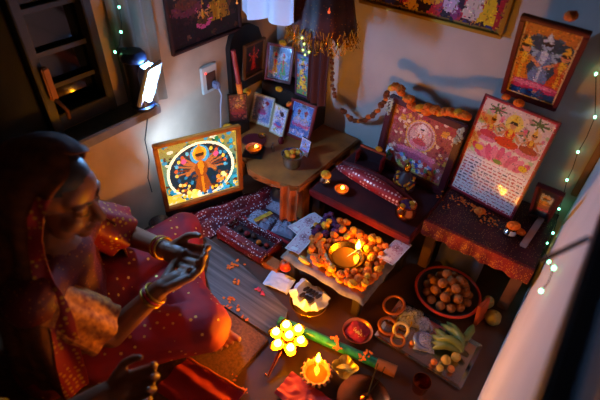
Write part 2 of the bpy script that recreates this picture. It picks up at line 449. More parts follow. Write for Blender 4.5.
# ------------------------------------------------------------------ pictures
def P_many(c):            # many-armed standing figure inside a ring of light
    c.grad('8c7c34', '1884a8'); a = c.a
    c.spots(160, 0, 0, a, 1, .035, ['c8a830', '147048', '2084b0', '28a0cc', '4c2814', '0c4038', '186888', 'c8d8c0'])
    c.ell(a / 2, .46, .45, .45, '0c2838')
    c.spots(90, a / 2 - .38, .12, a / 2 + .38, .84, .03, ['185080', '0c2c50', '502010', '2878a0', '70401c', '302018'])
    for k in range(15):
        an = PI * (-.05 + 1.1 * k / 14); x, y = a / 2 + .34 * math.cos(an), .52 + .30 * math.sin(an)
        c.line(a / 2, .5, x, y, .014, ['a06030', '602c14'][k % 2]); c.ell(x, y, .022, .03, ['50a8d0', 'c85828', 'd8c048'][k % 3])
    c.ring(a / 2, .46, .432, .466, 'fff8d8')
    c.ell(a / 2, .73, .13, .15, '3898d0'); c.ell(a / 2, .745, .095, .115, 'd8a828')
    c.figure(a / 2, .46, .88, robe='8c4414', skin='a4602c', halo=None, top='c88018', arms=4, standing=True)
    for q in (-1, 1): c.spots(12, a / 2 + q * .27 - .10, .18, a / 2 + q * .27 + .10, .32, .03, ['f8d860', 'fff0a0', 'e09028', 'b05818'])
    c.spots(30, .02, 0, a * .42, .16, .04, ['fff0b0', 'f8e070', 'e8c030']); c.spots(26, a * .4, 0, a, .12, .03, ['2060a8', 'e8c030', '30a0d8', 'f0f0d0'])
    c.border(.014, 'a89040')
def P_poster(c):          # three seated figures above rows of writing
    c.grad('e4c8b8', 'f0e4e0'); a = c.a
    c.spots(70, .02, .45, a - .02, .97, .03, ['d8b0a0', 'e89098', 'b8c890', 'f0d0b0', 'c89080'])
    for (x, y) in ((.15, .92), (a - .13, .93), (.2, .78), (a - .18, .80)):
        for k in range(7): c.line(x, y, x + .08 * math.cos(k * .9), y + .05 * math.sin(k * .9), .008, '5c6c30')
    c.figure(.15, .72, .34, robe='c83850', halo='e8c8a0', seat='d87898'); c.figure(a - .13, .72, .34, robe='a83828', halo='e8c8a0', seat='e07890')
    for k in range(-4, 5): c.ell(a / 2 + k * .055, .53 - .008 * abs(k), .035, .085, ['d84880', 'e878a0'][k % 2], rot=-k * .22)
    c.figure(a / 2, .72, .46, robe='d83020', top='f0c030', halo='f0d060', seat=None)
    c.ell(a / 2, .46, .05, .02, '48803c')
    c.ell(.12, .52, .04, .03, 'e8b830'); c.ell(a - .1, .5, .04, .03, 'e8b830')
    c.rect(0, 0, a, .43, 'f4ecec')
    y = .405; r = c.rng
    while y > .02:
        x = .03
        while x < a - .04:
            L = r.uniform(.015, .05); c.rect(x, y - .008, min(x + L, a - .03), y + .004, ['c05058', '585068', 'b04850'][int(r.integers(3))]); x += L + .014
        y -= .034
    c.border(.012, 'c02838')
def P_lotus(c):           # pale seated figure in a round halo, throne of colours
    c.grad('a04840', 'b86058'); a = c.a
    c.spots(200, 0, 0, a, 1, .035, ['e8c8c0', 'c06878', 'a83040', 'f0d8b8', '7a2030', 'd8a040'])
    c.ell(a / 2, .64, .25, .25, 'd8b0a8'); c.ring(a / 2, .64, .19, .215, 'b06058'); c.ring(a / 2, .64, .24, .26, 'e8b048')
    c.figure(a / 2, .60, .5, robe='c84858', skin='e8c0b0', halo='f0d8d0', top='f0e0e0', seat='e088a0')
    for q in (-1, 1): c.rect(a / 2 + q * .36 - .045, .78, a / 2 + q * .36 + .045, .87, 'e0a030')
    c.ell(a / 2, .33, .36, .07, 'e080a0'); c.ell(a / 2, .27, .34, .05, 'c05880')
    c.spots(60, 0, 0, a, .24, .04, ['3858b8', 'e0d060', 'f0f0f0', '58a060', 'd04848', '80a8e0'])
    c.border(.02, 'b07838')
def P_trio(c):            # crowned figure with serpent hood between two smaller ones
    c.grad('c87828', '8c5420'); a = c.a
    for k in range(-4, 5): c.ell(a / 2 + k * .085, .80 - .014 * k * k, .06, .085, ['30384c', '586878'][k % 2])
    c.ell(a / 2, .56, .34, .30, '304050')
    c.figure(a / 2, .56, .72, robe='687ca8', skin='98b0c8', halo=None, top='c0c8d8', standing=True)
    c.figure(a / 2 - .17, .50, .66, robe='d8801c', halo=None, arms=2, standing=True); c.figure(a / 2 + .18, .50, .64, robe='c85020', halo=None, arms=2, standing=True)
    c.rect(0, 0, a, .16, '24406c'); c.ell(a / 2 - .04, .18, .32, .075, 'b83060'); c.ell(a / 2 - .04, .20, .27, .035, 'd87898')
    c.spots(14, .1, .06, a - .1, .14, .03, ['305890', 'e8b080', '7a2848'])
    c.border(.022, 'd8b880')
def P_calendar(c):        # wide festive poster, only its lower strip in view
    c.grad('401030', '2a1838'); a = c.a
    c.spots(90, 0, 0, a, .9, .06, ['c03048', '283080', 'e0a830', '883078', '402060', 'e8d8c8'])
    for k, x in enumerate((.2, .62, 1.05)): c.ell(x * a / 1.25, .2, .15, .10, ['b01830', 'e0b020', 'c02848'][k]); c.ell(x * a / 1.25, .28, .08, .06, ['e89070', 'f0d050', 'e8b060'][k])
    c.rect(a * .60, .08, a * .70, .34, 'c8b8e0'); c.rect(a * .74, .05, a * .86, .3, 'd8c8c0')
    c.tri([(a * .84, .05), (a * .97, .05), (a * .9, .4)], 'e8c020'); c.rect(a * .95, 0, a, .4, 'a81830')
    c.figure(a / 2, .65, .5)
    c.border(.02, 'b08028')
def P_dark(c):            # old dark print, standing figures
    c.grad('28161c', '1c1218'); a = c.a
    c.figure(a * .25, .45, .55, robe='6a3820', skin='a08060', halo='5a3a28', top='a08038', seat='703040')
    c.figure(a * .70, .55, .9, robe='b07818', skin='9a6a48', halo='503028', standing=True, top='c89828')
    c.spots(40, 0, 0, a, 1, .03, ['402028', '583020', '30202c', '6a4030']); c.ell(a * .25, .85, .12, .06, '8c5030')
    c.figure(a * .46, .22, .3, robe='584028', halo=None)
def P_redfig(c):
    c.grad('1c1420', '281828'); a = c.a
    c.figure(a / 2, .5, .8, robe='a81c18', skin='b85028', halo='381c28', top='c83820', standing=True)
    c.spots(20, .05, .05, a - .05, .3, .03, ['501820', '402838', '6a2820'])
def P_pair(c):            # two crowned figures on blue
    c.grad('5878b8', '88a0d0'); a = c.a
    for k, x in enumerate((a * .32, a * .68)): c.figure(x, .48, .75, robe=['d8b030', '48a058'][k], skin=['6888c0', 'd8a078'][k], halo='a8c0e8', top='d83040', standing=True, arms=2)
    c.spots(26, 0, 0, a, .2, .04, ['e8e8f0', '58a858', 'e07898', '4868b0']); c.border(.02, 'c8d0e8')
def P_side(c):
    c.grad('4878b0', '60a060'); a = c.a
    c.figure(a / 2, .5, .8, robe='e8c028', skin='5888c0', halo='90b8e0', top='e8c860', standing=True)
    c.spots(40, 0, 0, a, 1, .035, ['58a048', 'e8d040', '3868a8', 'c86848'])
def P_plaque(c):
    c.grad('4a1c24', '34141c'); a = c.a
    c.spots(60, 0, 0, a, 1, .05, ['7a3030', '5a2028', '9a5840', '682838']); c.figure(a / 2, .5, .8, robe='8a3028', skin='9a6048', halo='703838', top='a87848', seat='802838')
def P_card(c):
    c.grad('c8b8d8', 'd8c8d8'); a = c.a
    c.rect(.06, .1, a - .06, .92, '9098c8'); c.ell(a / 2, .52, .24, .34, 'c0a8c8'); c.figure(a / 2, .55, .6, robe='b05070', halo='e0d0e0', top='c03838', skin='d8b0a8')
    c.spots(16, .08, .1, a - .08, .3, .035, ['6878b0', 'c890b0', 'e0d0e8']); c.ell(a * .68, .78, .09, .06, 'b02838'); c.border(.045, 'e8e0d0')
def P_card2(c):
    c.grad('e0d8f0', 'd8d0e8'); a = c.a
    c.spots(70, .04, .04, a - .04, .96, .045, ['f4f0f8', '9098d0', 'e0b0c0', 'b8b8e8', 'd8c070']); c.ell(a * .62, .76, .1, .09, '402028')
    c.figure(a / 2, .45, .6, robe='6070c0', halo=None, skin='c8a8c8', top='d8c0d8'); c.border(.045, 'e0d8c8')
def P_bluepair(c):
    c.grad('3c68c0', '5070b8'); a = c.a
    c.ell(a / 2, .6, .34, .36, '78a0e0'); c.ring(a / 2, .6, .31, .34, '2c50b0')
    for x in (a * .34, a * .67): c.figure(x, .5, .6, robe='c0a0c8', skin='d0a8a8', halo='88b0f0', top='e0c0c8', arms=2)
    for x in (a * .34, a * .67): c.ell(x, .76, .06, .06, 'a82030')
    c.spots(24, 0, 0, a, .22, .05, ['d8d0f0', '8098d8', 'c8a0c0', 'e8e0f8']); c.border(.03, '98b0e0')
def P_tiny(c):
    c.grad('8898d0', 'c8c8e8'); c.spots(40, 0, 0, c.a, 1, .07, ['6878c0', 'e0e0f8', 'b8a0c8', '90a8e0']); c.figure(c.a / 2, .45, .7, robe='a8a8e0', halo=None); c.border(.03, 'e0e0f0')
def P_small(c):
    c.grad('182030', '30486c'); a = c.a
    c.ell(a / 2, .5, .28, .3, '8098b8'); c.figure(a / 2, .5, .65, robe='b08040', halo='c8d0d8', skin='a8b8c8'); c.border(.04, '402028')

G = 'framed prints on the corner shelf'
FW_red = mat('red_frame', '7a1420', .4); FW_dk = mat('dark_frame2', '22120e', .45); FW_pale = mat('pale_frame', 'c8bc98', .5)
lit = picture('deity_picture', 'glowing backlit picture of a many-armed figure in a ring of light, orange wooden frame', pz(165, 210, .075), pz(242, 187, .075), (151, 144), P_many, .017, .02, mat('amber_frame', 'b4611e', .45, var=.3), emit=1.3, res=150)
bm = B(); bm_box(bm, (-.035, lit[3] - .035, -.010), (.22, .010, .008), bevel=.001); obj('light_strip', bm, mat_emit('strip_light', (.42, .66, 1.0), 95), lit[0])
picture('deity_poster', 'large pale poster of seated figures above rows of script, leaning behind the red table', pz(449, 186, TH + .004), pz(512, 220, TH + .004), (486, 93), P_poster, .006, .008, FW_red, res=150, coat=.2)
picture('deity_picture', 'glass framed picture with dark side columns and silver corners under an orange garland', pz(376, 160, SH + .005), pz(444, 195, SH + .005), (393, 93), P_lotus, .028, .022, mat('maroon_frame', '4a0c18', .4), res=130)
picture('deity_picture', 'red framed print of three crowned figures hung high at the right of the back wall', pyy(502, 90, YB - .035), pyy(557, 109, YB - .035), (523, 12), P_trio, .015, .016, mat('plum_frame', '5c1218', .4), res=110)
b1, b2 = pyy(360, 3, YB - .012), pyy(502, 38, YB - .012); b2.z = b1.z = (b1.z + b2.z) / 2
picture('festival_poster', 'wide dark poster with a gilt edge at the top of the back wall', b1, b2, None, P_calendar, .014, .014, M_gold, H=.40, lean=2, res=90)
b1, b2 = pxx(171, 56, XL + .012), pxx(240, 29, XL + .012); b1.z = b2.z = (b1.z + b2.z) / 2
picture('deity_picture', 'large dark old print hanging on the left wall above the socket', b1, b2, None, P_dark, .012, .014, mat('old_frame', '381a18', .5), H=.42, lean=0, res=80)
# ------------------------------------------------------------------ things on the corner shelf
t = thing('corner_step', 'dark wooden step box at the back of the corner shelf', 'box', (-1.14, 1.528, SC_))
bm = B(); bm_box(bm, (0, 0, .09), (.28, .135, .18), bevel=.004); obj('body', bm, M_dkwood, t)
ST = SC_ + .18
picture('deity_picture', 'red framed print of two crowned figures on blue, set across the corner', pz(265, 79, ST + .003), pz(291, 84, ST + .003), (268, 42), P_pair, .012, .012, FW_red)
picture('deity_picture', 'narrow blue and green print turned sideways beside the print set across the corner', pz(296, 93, ST + .003), pz(309, 98, ST + .003), (297, 51), P_side, .006, .010, mat('violet_frame', '503058', .4))
b1, b2 = pxx(242, 80, XL + .06), pxx(262, 70, XL + .06); b1.z = b2.z = (b1.z + b2.z) / 2
picture('deity_picture', 'dark print of a red figure in a thin gilt frame hanging on the left wall', b1, b2, None, P_redfig, .010, .014, mat('thin_gilt', '6e4a2c', .4, metal=.3), H=.155, lean=-6)
t = thing('shrine_cabinet', 'dark arched wooden case standing in the corner behind the gilt framed print', 'cabinet', (XL + .014, 1.365, ST + .01))
bm = B(); M = Matrix.Rotation(PI / 2, 4, 'Z') @ Matrix.Rotation(PI / 2, 4, 'X')
bm_prism(bm, [(-.10, 0), (.10, 0), (.10, .20), (.08, .245), (.045, .265), (0, .275), (-.045, .265), (-.08, .245), (-.10, .20)], -.012, .012, M); obj('case', bm, mat('ebony', '160e0c', .45), t)
b1, b2 = pz(229, 122, .275), pz(248, 120, .275)
picture('deity_plaque', 'small dark red plaque leaning on the left wall beside the two pale cards', b1, b2, (227, 94), P_plaque, .006, .010, FW_dk)
t = thing('plaque_block', 'dark block under the small dark red plaque', 'block', ((b1.x + b2.x) / 2 + .0, (b1.y + b2.y) / 2, SC_))
bm = B(); bm_box(bm, (0, 0, (.272 - SC_) / 2), (.06, .085, .272 - SC_ - .001), bevel=.003); obj('body', bm, M_dkwood, t)
picture('deity_card', 'pale lilac card with a cream border, left of the two standing on the corner shelf', pz(250, 121, SC_ + .003), pz(270, 128, SC_ + .003), (255.5, 92), P_card, .004, .008, FW_pale)
picture('deity_card', 'pale white print partly behind the red framed blue picture', pz(270, 131, SC_ + .003), pz(283, 138, SC_ + .003), (276, 103), P_card2, .004, .008, FW_pale)
picture('deity_picture', 'crimson framed print of two faces on bright blue leaning on the corner shelf', pz(286, 134, SC_ + .003), pz(310, 144, SC_ + .003), (293, 97), P_bluepair, .012, .013, FW_red)
picture('deity_card', 'tiny bluish card leaning in front of the crimson framed print', pz(299, 152, SC_ + .003), pz(308, 158, SC_ + .003), (303, 136), P_tiny, .002, .005, FW_pale)
b1, b2 = pz(529, 212, TH + .008), pz(550, 221, TH + .008)
picture('deity_picture', 'small dark red framed picture at the right end of the red table', b1, b2, (538, 182), P_small, .010, .012, mat('small_red_frame', '4a1014', .5))
a, b = pz(522, 245, TH + .013), pz(541, 217, TH + .013); d = b - a
bm = B(); bm_box(bm, (0, 0, 0), (d.length, .022, .018), bevel=.002); o = obj('incense_box', bm, mat('pale_pink_card', 'b08c84', .5)); o.location = (a + b) / 2 + Vector((.004, 0, 0)); o.rotation_euler = (0, 0, math.atan2(d.y, d.x)); tag(o, 'long pale pink box lying at the right end of the red table', 'box')

# ------------------------------------------------------------------ flowers
def flower_mesh(r, m, seed, flat=.72, ruff=.16):
    bm = B()
    rnd = random.Random(seed)
    bmesh.ops.create_icosphere(bm, subdivisions=3, radius=1)
    for v in bm.verts:
        d = v.co.normalized(); th = math.atan2(d.y, d.x)
        pet = .5 + .5 * math.cos(9 * th + 5 * math.floor((d.z + 1) * 3.2) + seed)
        nn = noise.noise(d * 5 + Vector((seed * 3.1, 0, 0)))
        k = 1 + ruff * (pet - .5) * (1 - abs(d.z) ** 3) + ruff * nn
        v.co = Vector((d.x * k * r, d.y * k * r, d.z * k * r * flat))
    me = bpy.data.meshes.new('marigold'); bm.to_mesh(me); bm.free(); me.materials.append(m)
    for p in me.polygons: p.use_smooth = False
    return me
M_shaded = mat('shaded_marigold', '8a4414', .85, h2='5e2c0c', scale=60)  # marigold orange darkened: the shade on the hanging strings is in the colour
FM = [flower_mesh(.018, M_orange, 1), flower_mesh(.018, M_orange, 2), flower_mesh(.018, M_yellow, 3), flower_mesh(.018, M_purple, 4, .6, .3), flower_mesh(.018, M_shaded, 5)]
def flower(kind, p, r=.018, label=None, group=None, name='marigold', cat='flower', parent=None, rot=None):
    o = bpy.data.objects.new(name, FM[kind]); COL.objects.link(o)
    s = r / .018; o.scale = (s, s, s); o.location = p
    o.rotation_euler = rot or (random.uniform(-.5, .5), random.uniform(-.5, .5), random.uniform(0, 6))
    if parent: o.parent = parent
    if label: tag(o, label, cat, group)
    return o
def on(px, py, z, r, fl=.72): p = pz(px, py, z + r * fl); return p





def garland(name, label, pts, kind_fn, r, cat='garland', wire=True, n=None, sag=None):
    root = thing(name, label, cat, pts[0])
    o0 = Vector(pts[0])
    P = [Vector(p) for p in pts]
    L = [0]
    for a, b in zip(P, P[1:]): L.append(L[-1] + (b - a).length)
    n = n or int(L[-1] / (r * 1.55))
    for k in range(n + 1):
        s = L[-1] * k / n; i = 0
        while i < len(P) - 2 and L[i + 1] < s: i += 1
        u = (s - L[i]) / (L[i + 1] - L[i]); p = P[i].lerp(P[i + 1], u)
        f = flower(kind_fn(k), p - o0 + Vector((random.uniform(-.45, .45) * r, random.uniform(-.3, .3) * r, random.uniform(-.45, .45) * r)), r * random.uniform(.85, 1.12), parent=root)
    bm = B(); bm_tube(bm, [p - o0 for p in P], .0012, 6); obj('thread', bm, mat('thread', '6a3418', .8), root)
    return root

# ------------------------------------------------------------------ lamps and vessels
def flame_bm(h, r, lean=(0, 0)):
    bm = B()
    prof = [(0, 0), (.55, .08), (.9, .2), (1, .32), (.82, .5), (.5, .7), (.2, .88), (0, 1)]
    vs = bm_lathe(bm, [(a * r, z * h) for a, z in prof], 12)
    for v in vs: v.co.x += lean[0] * (v.co.z / h) ** 2; v.co.y += lean[1] * (v.co.z / h) ** 2
    return bm
def diya(label, p, R, h, body, flame=(0, 0, 0), fh=.02, fr=.005, wave=0, nw=0, group=None, fm=None, oil=True, name='oil_lamp', prof=None):
    t = thing(name, label, 'lamp', p, group=group)
    bm = B()
    pr = prof or [(0, 0), (.55, 0), (.62, .06), (.95, .8), (1.0, 1.0), (.93, 1.0), (.86, .82), (.55, .28), (0, .22)]
    bm_lathe(bm, [(a * R, z * h) for a, z in pr], 40, wave=wave, nw=nw); obj('bowl', bm, body, t)
    if oil:
        bm = B(); bm_lathe(bm, [(0, h * .66), (R * .74, h * .66), (R * .70, h * .60), (0, h * .6)], 28); obj('oil', bm, M_oil, t)
    f = Vector(flame)
    if fh:
        bm = B(); bm_tube(bm, [f * .1 + Vector((0, 0, h * .6)), f * .7 + Vector((0, 0, h * .85)), f + Vector((0, 0, h + .006))], .0022, 8); obj('wick', bm, M_wick, t)
        o = obj('flame', flame_bm(fh, fr), fm or M_flame, t); o.location = f + Vector((0, 0, h + .003))
    return t
def vessel(name, label, p, prof, m, part='body', cat='pot', group=None, seg=32):
    t = thing(name, label, cat, (p[0], p[1], p[2] + .001), group=group)
    bm = B(); bm_lathe(bm, prof, seg); obj(part, bm, m, t)
    return t
def lota(R, h):       # round-bellied pot with flared neck, hollow
    return [(0, 0), (.55 * R, 0), (.62 * R, .04 * h), (.92 * R, .22 * h), (R, .42 * h), (.9 * R, .62 * h), (.66 * R, .78 * h), (.62 * R, .84 * h), (.86 * R, h), (.80 * R, h), (.56 * R, .84 * h), (.6 * R, .78 * h), (.8 * R, .6 * h), (0, .55 * h)]
def katori(R, h):
    return [(0, 0), (.6 * R, 0), (.85 * R, .35 * h), (R, h), (.95 * R, h), (.8 * R, .38 * h), (.55 * R, .08 * h), (0, .07 * h)]
def plate(R, h):
    return [(0, 0), (.80 * R, 0), (.92 * R, h * .8), (R, h), (.985 * R, h + .0015), (.9 * R, h * .9), (.78 * R, .003), (0, .003)]

# --- corner shelf
p = pz(254, 153, SC_)
t = thing('tray', 'small square black tray under the lit clay lamp on the corner shelf', 'tray', (p.x, p.y, SC_), .5)
bm = B(); bm_box(bm, (0, 0, .004), (.085, .085, .008), bevel=.002)
for k in range(4):
    a = k * PI / 2; bm_box(bm, (.04 * math.cos(a), .04 * math.sin(a), .009), (.005 if k % 2 == 0 else .085, .085 if k % 2 == 0 else .005, .010), bevel=.001)
obj('body', bm, M_black, t)
diya('lit clay lamp on the square black tray', (p.x, p.y, SC_ + .008), .036, .024, M_terra, (.014, .0, 0), .016, .007, wave=.02, nw=5, fm=M_flames)
p = pz(292, 166, SC_)
vessel('pot', 'large shiny steel pot of yellow flowers on the edge of the corner shelf', (p.x, p.y, SC_), [(0, 0), (.030, 0), (.036, .008), (.040, .035), (.042, .056), (.047, .062), (.043, .062), (.038, .054), (.0, .050)], M_steel, cat='pot')
for k in range(7):
    a = k * .9; flower([2, 2, 0, 3][k % 4], (p.x + .022 * math.cos(a) * (k > 0), p.y + .022 * math.sin(a) * (k > 0), SC_ + .066 + .007 * (k == 0)), .012, 'small bloom heaped in the steel pot on the corner shelf', 'blooms in the steel pot')
p = pz(224, 135, SC_ + .0); p.x = max(p.x, XL + .03)
vessel('cup', 'white enamel cup topped with a marigold at the left end of the corner shelf', (p.x, p.y, SC_), [(0, 0), (.018, 0), (.021, .02), (.024, .042), (.0215, .042), (.018, .02), (0, .012)], mat('enamel', 'd8dce8', .3), cat='cup')
flower(2, (p.x, p.y, SC_ + .052), .024, 'yellow orange marigold sitting on the white enamel cup')
p = pz(243, 145, SC_)
vessel('plate', 'dark red plate behind the lit clay lamp on the corner shelf', (p.x + .02, p.y + .05, SC_), plate(.055, .008), mat('red_plate', '5c1620', .35), cat='plate')
p = pz(273, 151, SC_)
vessel('vial', 'small silvery bottle between the clay lamp and the steel pot', (p.x, p.y, SC_), [(0, 0), (.008, 0), (.009, .02), (.005, .03), (.005, .04), (0, .04)], M_steel, cat='bottle')
p = pz(262, 138, SC_)
vessel('cup', 'little brass cup in front of the lilac card', (p.x, p.y, SC_), katori(.018, .016), M_brass, cat='cup')
p = pz(281, 143, SC_)
vessel('dispenser', 'small dark red jar beside the steel pot', (p.x, p.y, SC_), [(0, 0), (.012, 0), (.014, .012), (.010, .026), (.006, .03), (0, .032)], mat('ruby', '5c1020', .25), cat='jar')
# blooms on the pictures
def bloom_at(px, py, plane_pt, n, kind, r, label):
    """where the pixel's ray meets the plane through plane_pt with normal n"""
    rr = Vector(ray(px, py)); C = Vector(CP); t = (Vector(plane_pt) - C).dot(n) / rr.dot(n)
    return flower(kind, C + rr * t, r, label)
bl = [(247, 92, (-1.262, 1.30, .41), 2, .019, 'yellow marigold between the dark plaque and the lilac card'),
      (283, 43, (-1.2, 1.5, .60), 2, .017, 'yellow marigold on top of the print set across the corner'),
      (279, 89, (-1.18, 1.44, .40), 2, .016, 'yellow marigold at the foot of the print set across the corner'),
      (289, 104, (-1.03, 1.36, .36), 0, .013, 'small bloom at the left top of the crimson framed print')]
for (px, py, q, k, r, lb) in bl: bloom_at(px, py, q, Vector((.6, -.8, 0)), k, r, lb)

# --- red stick, socket, plug, cable, lamp
a, b = pxx(233, 50, XL + .085), pxx(240, 92, XL + .085)
t = thing('incense_tube', 'slim red tube with an orange end leaning beside the gilt framed print', 'tube', (0, 0, 0))
bm = B(); bm_tube(bm, [b, a], .010, 12); obj('tube', bm, M_red, t)
bm = B(); bm_tube(bm, [b - (a - b) * .02, b + (a - b) * .22], .0125, 12); obj('cap', bm, M_orange, t)
p = pxx(208, 78, XL)
t = thing('socket', 'white wall socket with a red light and plugged cable on the left wall', 'socket', (XL, p.y, p.z))
bm = B(); bm_box(bm, (.006, 0, 0), (.012, .085, .115), bevel=.003); obj('plate', bm, mat('ivory_plastic', 'b8b0a4', .4), t)
bm = B(); bm_box(bm, (.013, .004, -.008), (.004, .05, .07), bevel=.001); obj('socket_face', bm, mat('brown_plastic', '4a2c20', .5), t)
bm = B(); bm_sphere(bm, (.0135, -.022, .03), .0035, 8, 6); obj('indicator', bm, mat_emit('red_led', (1, .03, .02), 6), t)
t2 = thing('plug_cable', 'dark plug and pale cable hanging from the wall socket to the corner shelf', 'cable', (0, 0, 0))
bm = B(); bm_box(bm, (XL + .032, p.y + .012, p.z - .025), (.036, .022, .03), bevel=.005); obj('plug', bm, mat('grey_plastic', '70687a', .4), t2)
e = pxx(221, 118, XL + .02)
bm = B(); bm_tube(bm, [(XL + .045, p.y + .012, p.z - .035), (XL + .05, p.y + .02, p.z - .07), (XL + .03, (p.y + e.y) / 2 + .01, (p.z + e.z) / 2 - .03), tuple(e), (XL + .02, e.y - .02, SC_ + .004)], .0028, 8); obj('cable', bm, mat('cable_white', 'a8a4b0', .4), t2)

# emergency lamp on the sill
lp = pz(133, 119, .572); lp.x = -1.205; lp.y = .79
t = thing('emergency_lamp', 'dark blue rechargeable lamp with a bright white tube standing on the window sill', 'lamp', lp, 0)
yaw = math.atan2(.22, .90) - PI / 2
t.rotation_euler = (0, 0, yaw); t.scale = (1.18, 1.18, 1.12)
M_lamp = mat('navy_plastic', '141a30', .35)
bm = B(); bm_lathe(bm, [(0, 0), (.030, 0), (.034, .006), (.034, .012), (.029, .016), (.029, .150), (.034, .154), (.034, .166), (.026, .178), (0, .180)], 32)
bmesh.ops.translate(bm, verts=bm.verts[:], vec=(0, -.012, 0)); obj('body', bm, M_lamp, t)
Mt = Matrix.Translation((0, .030, .083)) @ Matrix.Rotation(-math.radians(23), 4, 'X')
bm = B(); bm_box(bm, (0, -.006, 0), (.066, .012, .142), bevel=.003); bm_box(bm, (0, -.022, 0), (.040, .024, .110))
bmesh.ops.transform(bm, matrix=Mt, verts=bm.verts[:]); obj('reflector', bm, mat('silver_plastic', 'c0c8dc', .3), t)
bm = B(); bm_lathe(bm, [(0, -.062), (.013, -.062), (.018, -.056), (.018, .056), (.013, .062), (0, .062)], 24)
bmesh.ops.transform(bm, matrix=Mt @ Matrix.Translation((0, -.009, 0)), verts=bm.verts[:]); obj('tube', bm, mat_emit('cold_tube', (.20, .50, 1.0), 450), t)
bm = B(); bm_tube(bm, [(0, -.045, .15), (0, -.058, .160), (0, -.052, .176), (0, -.03, .180)], .004, 8); obj('handle', bm, M_lamp, t)
bm = B(); q = [Vector((lp.x, lp.y + .01, .585)), pxx(145, 140, XL + .05), pxx(149, 160, XL + .02), pxx(148, 178, XL + .012), pxx(152, 192, XL + .012)]
t = thing('lamp_cord', 'thin black cord hanging down the wall below the emergency lamp', 'cord', (0, 0, 0))
bm_tube(bm, [v for v in q], .0022, 6); obj('cord', bm, M_black, t)

# curtain by the window with green lights
t = thing('curtain', 'pale brown curtain hanging beside the window with its edge lit by the lamp', 'curtain', (0, 0, 0))
c0, c1 = pxx(117, 40, XL + .03), pxx(158, 40, XL + .03)
bm = B(); bm_grid(bm, 40, 20, lambda u, v: (XL + .014 + .008 * math.sin(u * 21) * (1 - .3 * v) + .004 * u, .775 + (.155 - .0 * v) * u, .53 + .72 * (1 - v) + (.0 if u < .8 else .0)), .002)
obj('cloth', bm, mat('curtain_cloth', '706450', .85, sheen=.3, var=.3, scale=9), t)

# --- altar bench things
def small_cup(label, px, py, z, m, prof, kinds, r=.013, cat='pot', fl='bloom', group=None, name='lota'):
    p = pz(px, py, z); vessel(name, label, (p.x, p.y, z), prof, m, cat=cat); return p
p = pz(325, 185, SH); vessel('lota', 'small steel cup holding a yellow marigold at the left end of the red bench', (p.x, p.y, SH + .004), lota(.024, .046), M_steel, cat='pot')
flower(2, (p.x, p.y, SH + .053), .021, 'yellow marigold resting in the small steel cup on the red bench')
p = pz(341, 193, SH); diya('lit clay lamp on the red bench beside the steel cup', (p.x, p.y, SH + .004), .029, .020, M_terra, (.006, -.004, 0), .018, .007, fm=M_flames)
p = pz(404, 219, SH); vessel('lota', 'shiny copper pot of purple and yellow flowers on the right end of the red bench', (p.x, p.y, SH + .004), lota(.040, .072), M_copper, cat='pot')
for k in range(7):
    a = k * 1.05; flower([3, 2, 3, 3, 2, 3, 0][k], (p.x + .02 * math.cos(a) * (k > 0), p.y + .02 * math.sin(a) * (k > 0), SH + .070), .012, 'small bloom in the copper pot on the red bench', 'blooms in the copper pot')
p = pz(508, 236, TH); vessel('lota', 'small silver pot with a marigold on it on the right table', (p.x, p.y, TH + .002), lota(.024, .036), M_steel, cat='pot')
flower(0, (p.x + .002, p.y + .005, TH + .048), .022, 'orange marigold sitting on the small silver pot')
flower(0, pz(521, 232, TH + .014), .016, 'orange marigold lying right of the small silver pot')
flower(0, pz(480, 211, TH + .014), .020, 'large loose marigold lying in front of the goddess poster')
# loose petals on the right table
def petals(name, label, spots, z, mlist, r=.008, spread=.02, seed=1):
    rnd = random.Random(seed); bm = B()
    for (px, py, n) in spots:
        c = pz(px, py, z)
        for _ in range(n):
            q = c + Vector((rnd.gauss(0, spread), rnd.gauss(0, spread), 0)); a = rnd.uniform(0, 6.3); L = r * rnd.uniform(.6, 1.3); W = L * .55
            tilt = rnd.uniform(.1, .6)
            M = Matrix.Translation((q.x, q.y, z + .001)) @ Matrix.Rotation(a, 4, 'Z') @ Matrix.Rotation(-tilt * .3, 4, 'Y')
            bm_prism(bm, [(0, -W * .3), (L * .6, -W * .6), (L, 0), (L * .6, W * .6), (0, W * .3)], 0, .0016, M)
    o = obj(name, bm, mlist); return tag(o, label, 'petals', kind='stuff')
petals('marigold_petals', 'loose orange petals scattered on the maroon cloth of the right table', [(462, 202, 16), (470, 206, 16), (477, 213, 20), (490, 217, 10), (452, 198, 10), (495, 225, 8), (443, 205, 5), (484, 220, 10), (440, 196, 4)], TH + .004, M_orange, .009, .012, 4)
# cushion roll
t = thing('bolster', 'red dotted bolster lying along the front of the red bench', 'cushion', (0, 0, 0))
a, b = pz(338, 166, SH + .02), pz(411, 209, SH + .02); bm = B()
path = [a.lerp(b, k / 14) for k in range(15)]; rad = [.004 + .027 * math.sin(PI * min(1, max(0, (k / 14) * .96 + .02))) ** .55 for k in range(15)]
for q, r_ in zip(path, rad): q.z = SH + .003 + r_
bm_tube(bm, path, rad, 20); obj('cover', bm, mat_dots('bolster_cloth', '98141e', 'f0d4d0', scale=64, thr=.30, metal=.2, rnd=.1), t)
bm = B(); bm_tube(bm, [p + Vector((.0, .045, -.005 if i else 0)) for i, p in enumerate(path)], [max(.003, r * .7) for r in rad], 14)
for v in bm.verts: v.co.z = max(SH + .004, v.co.z)
obj('drape', bm, mat_dots('drape_cloth', '5c101c', '9a6a58', scale=70, thr=.14), t)
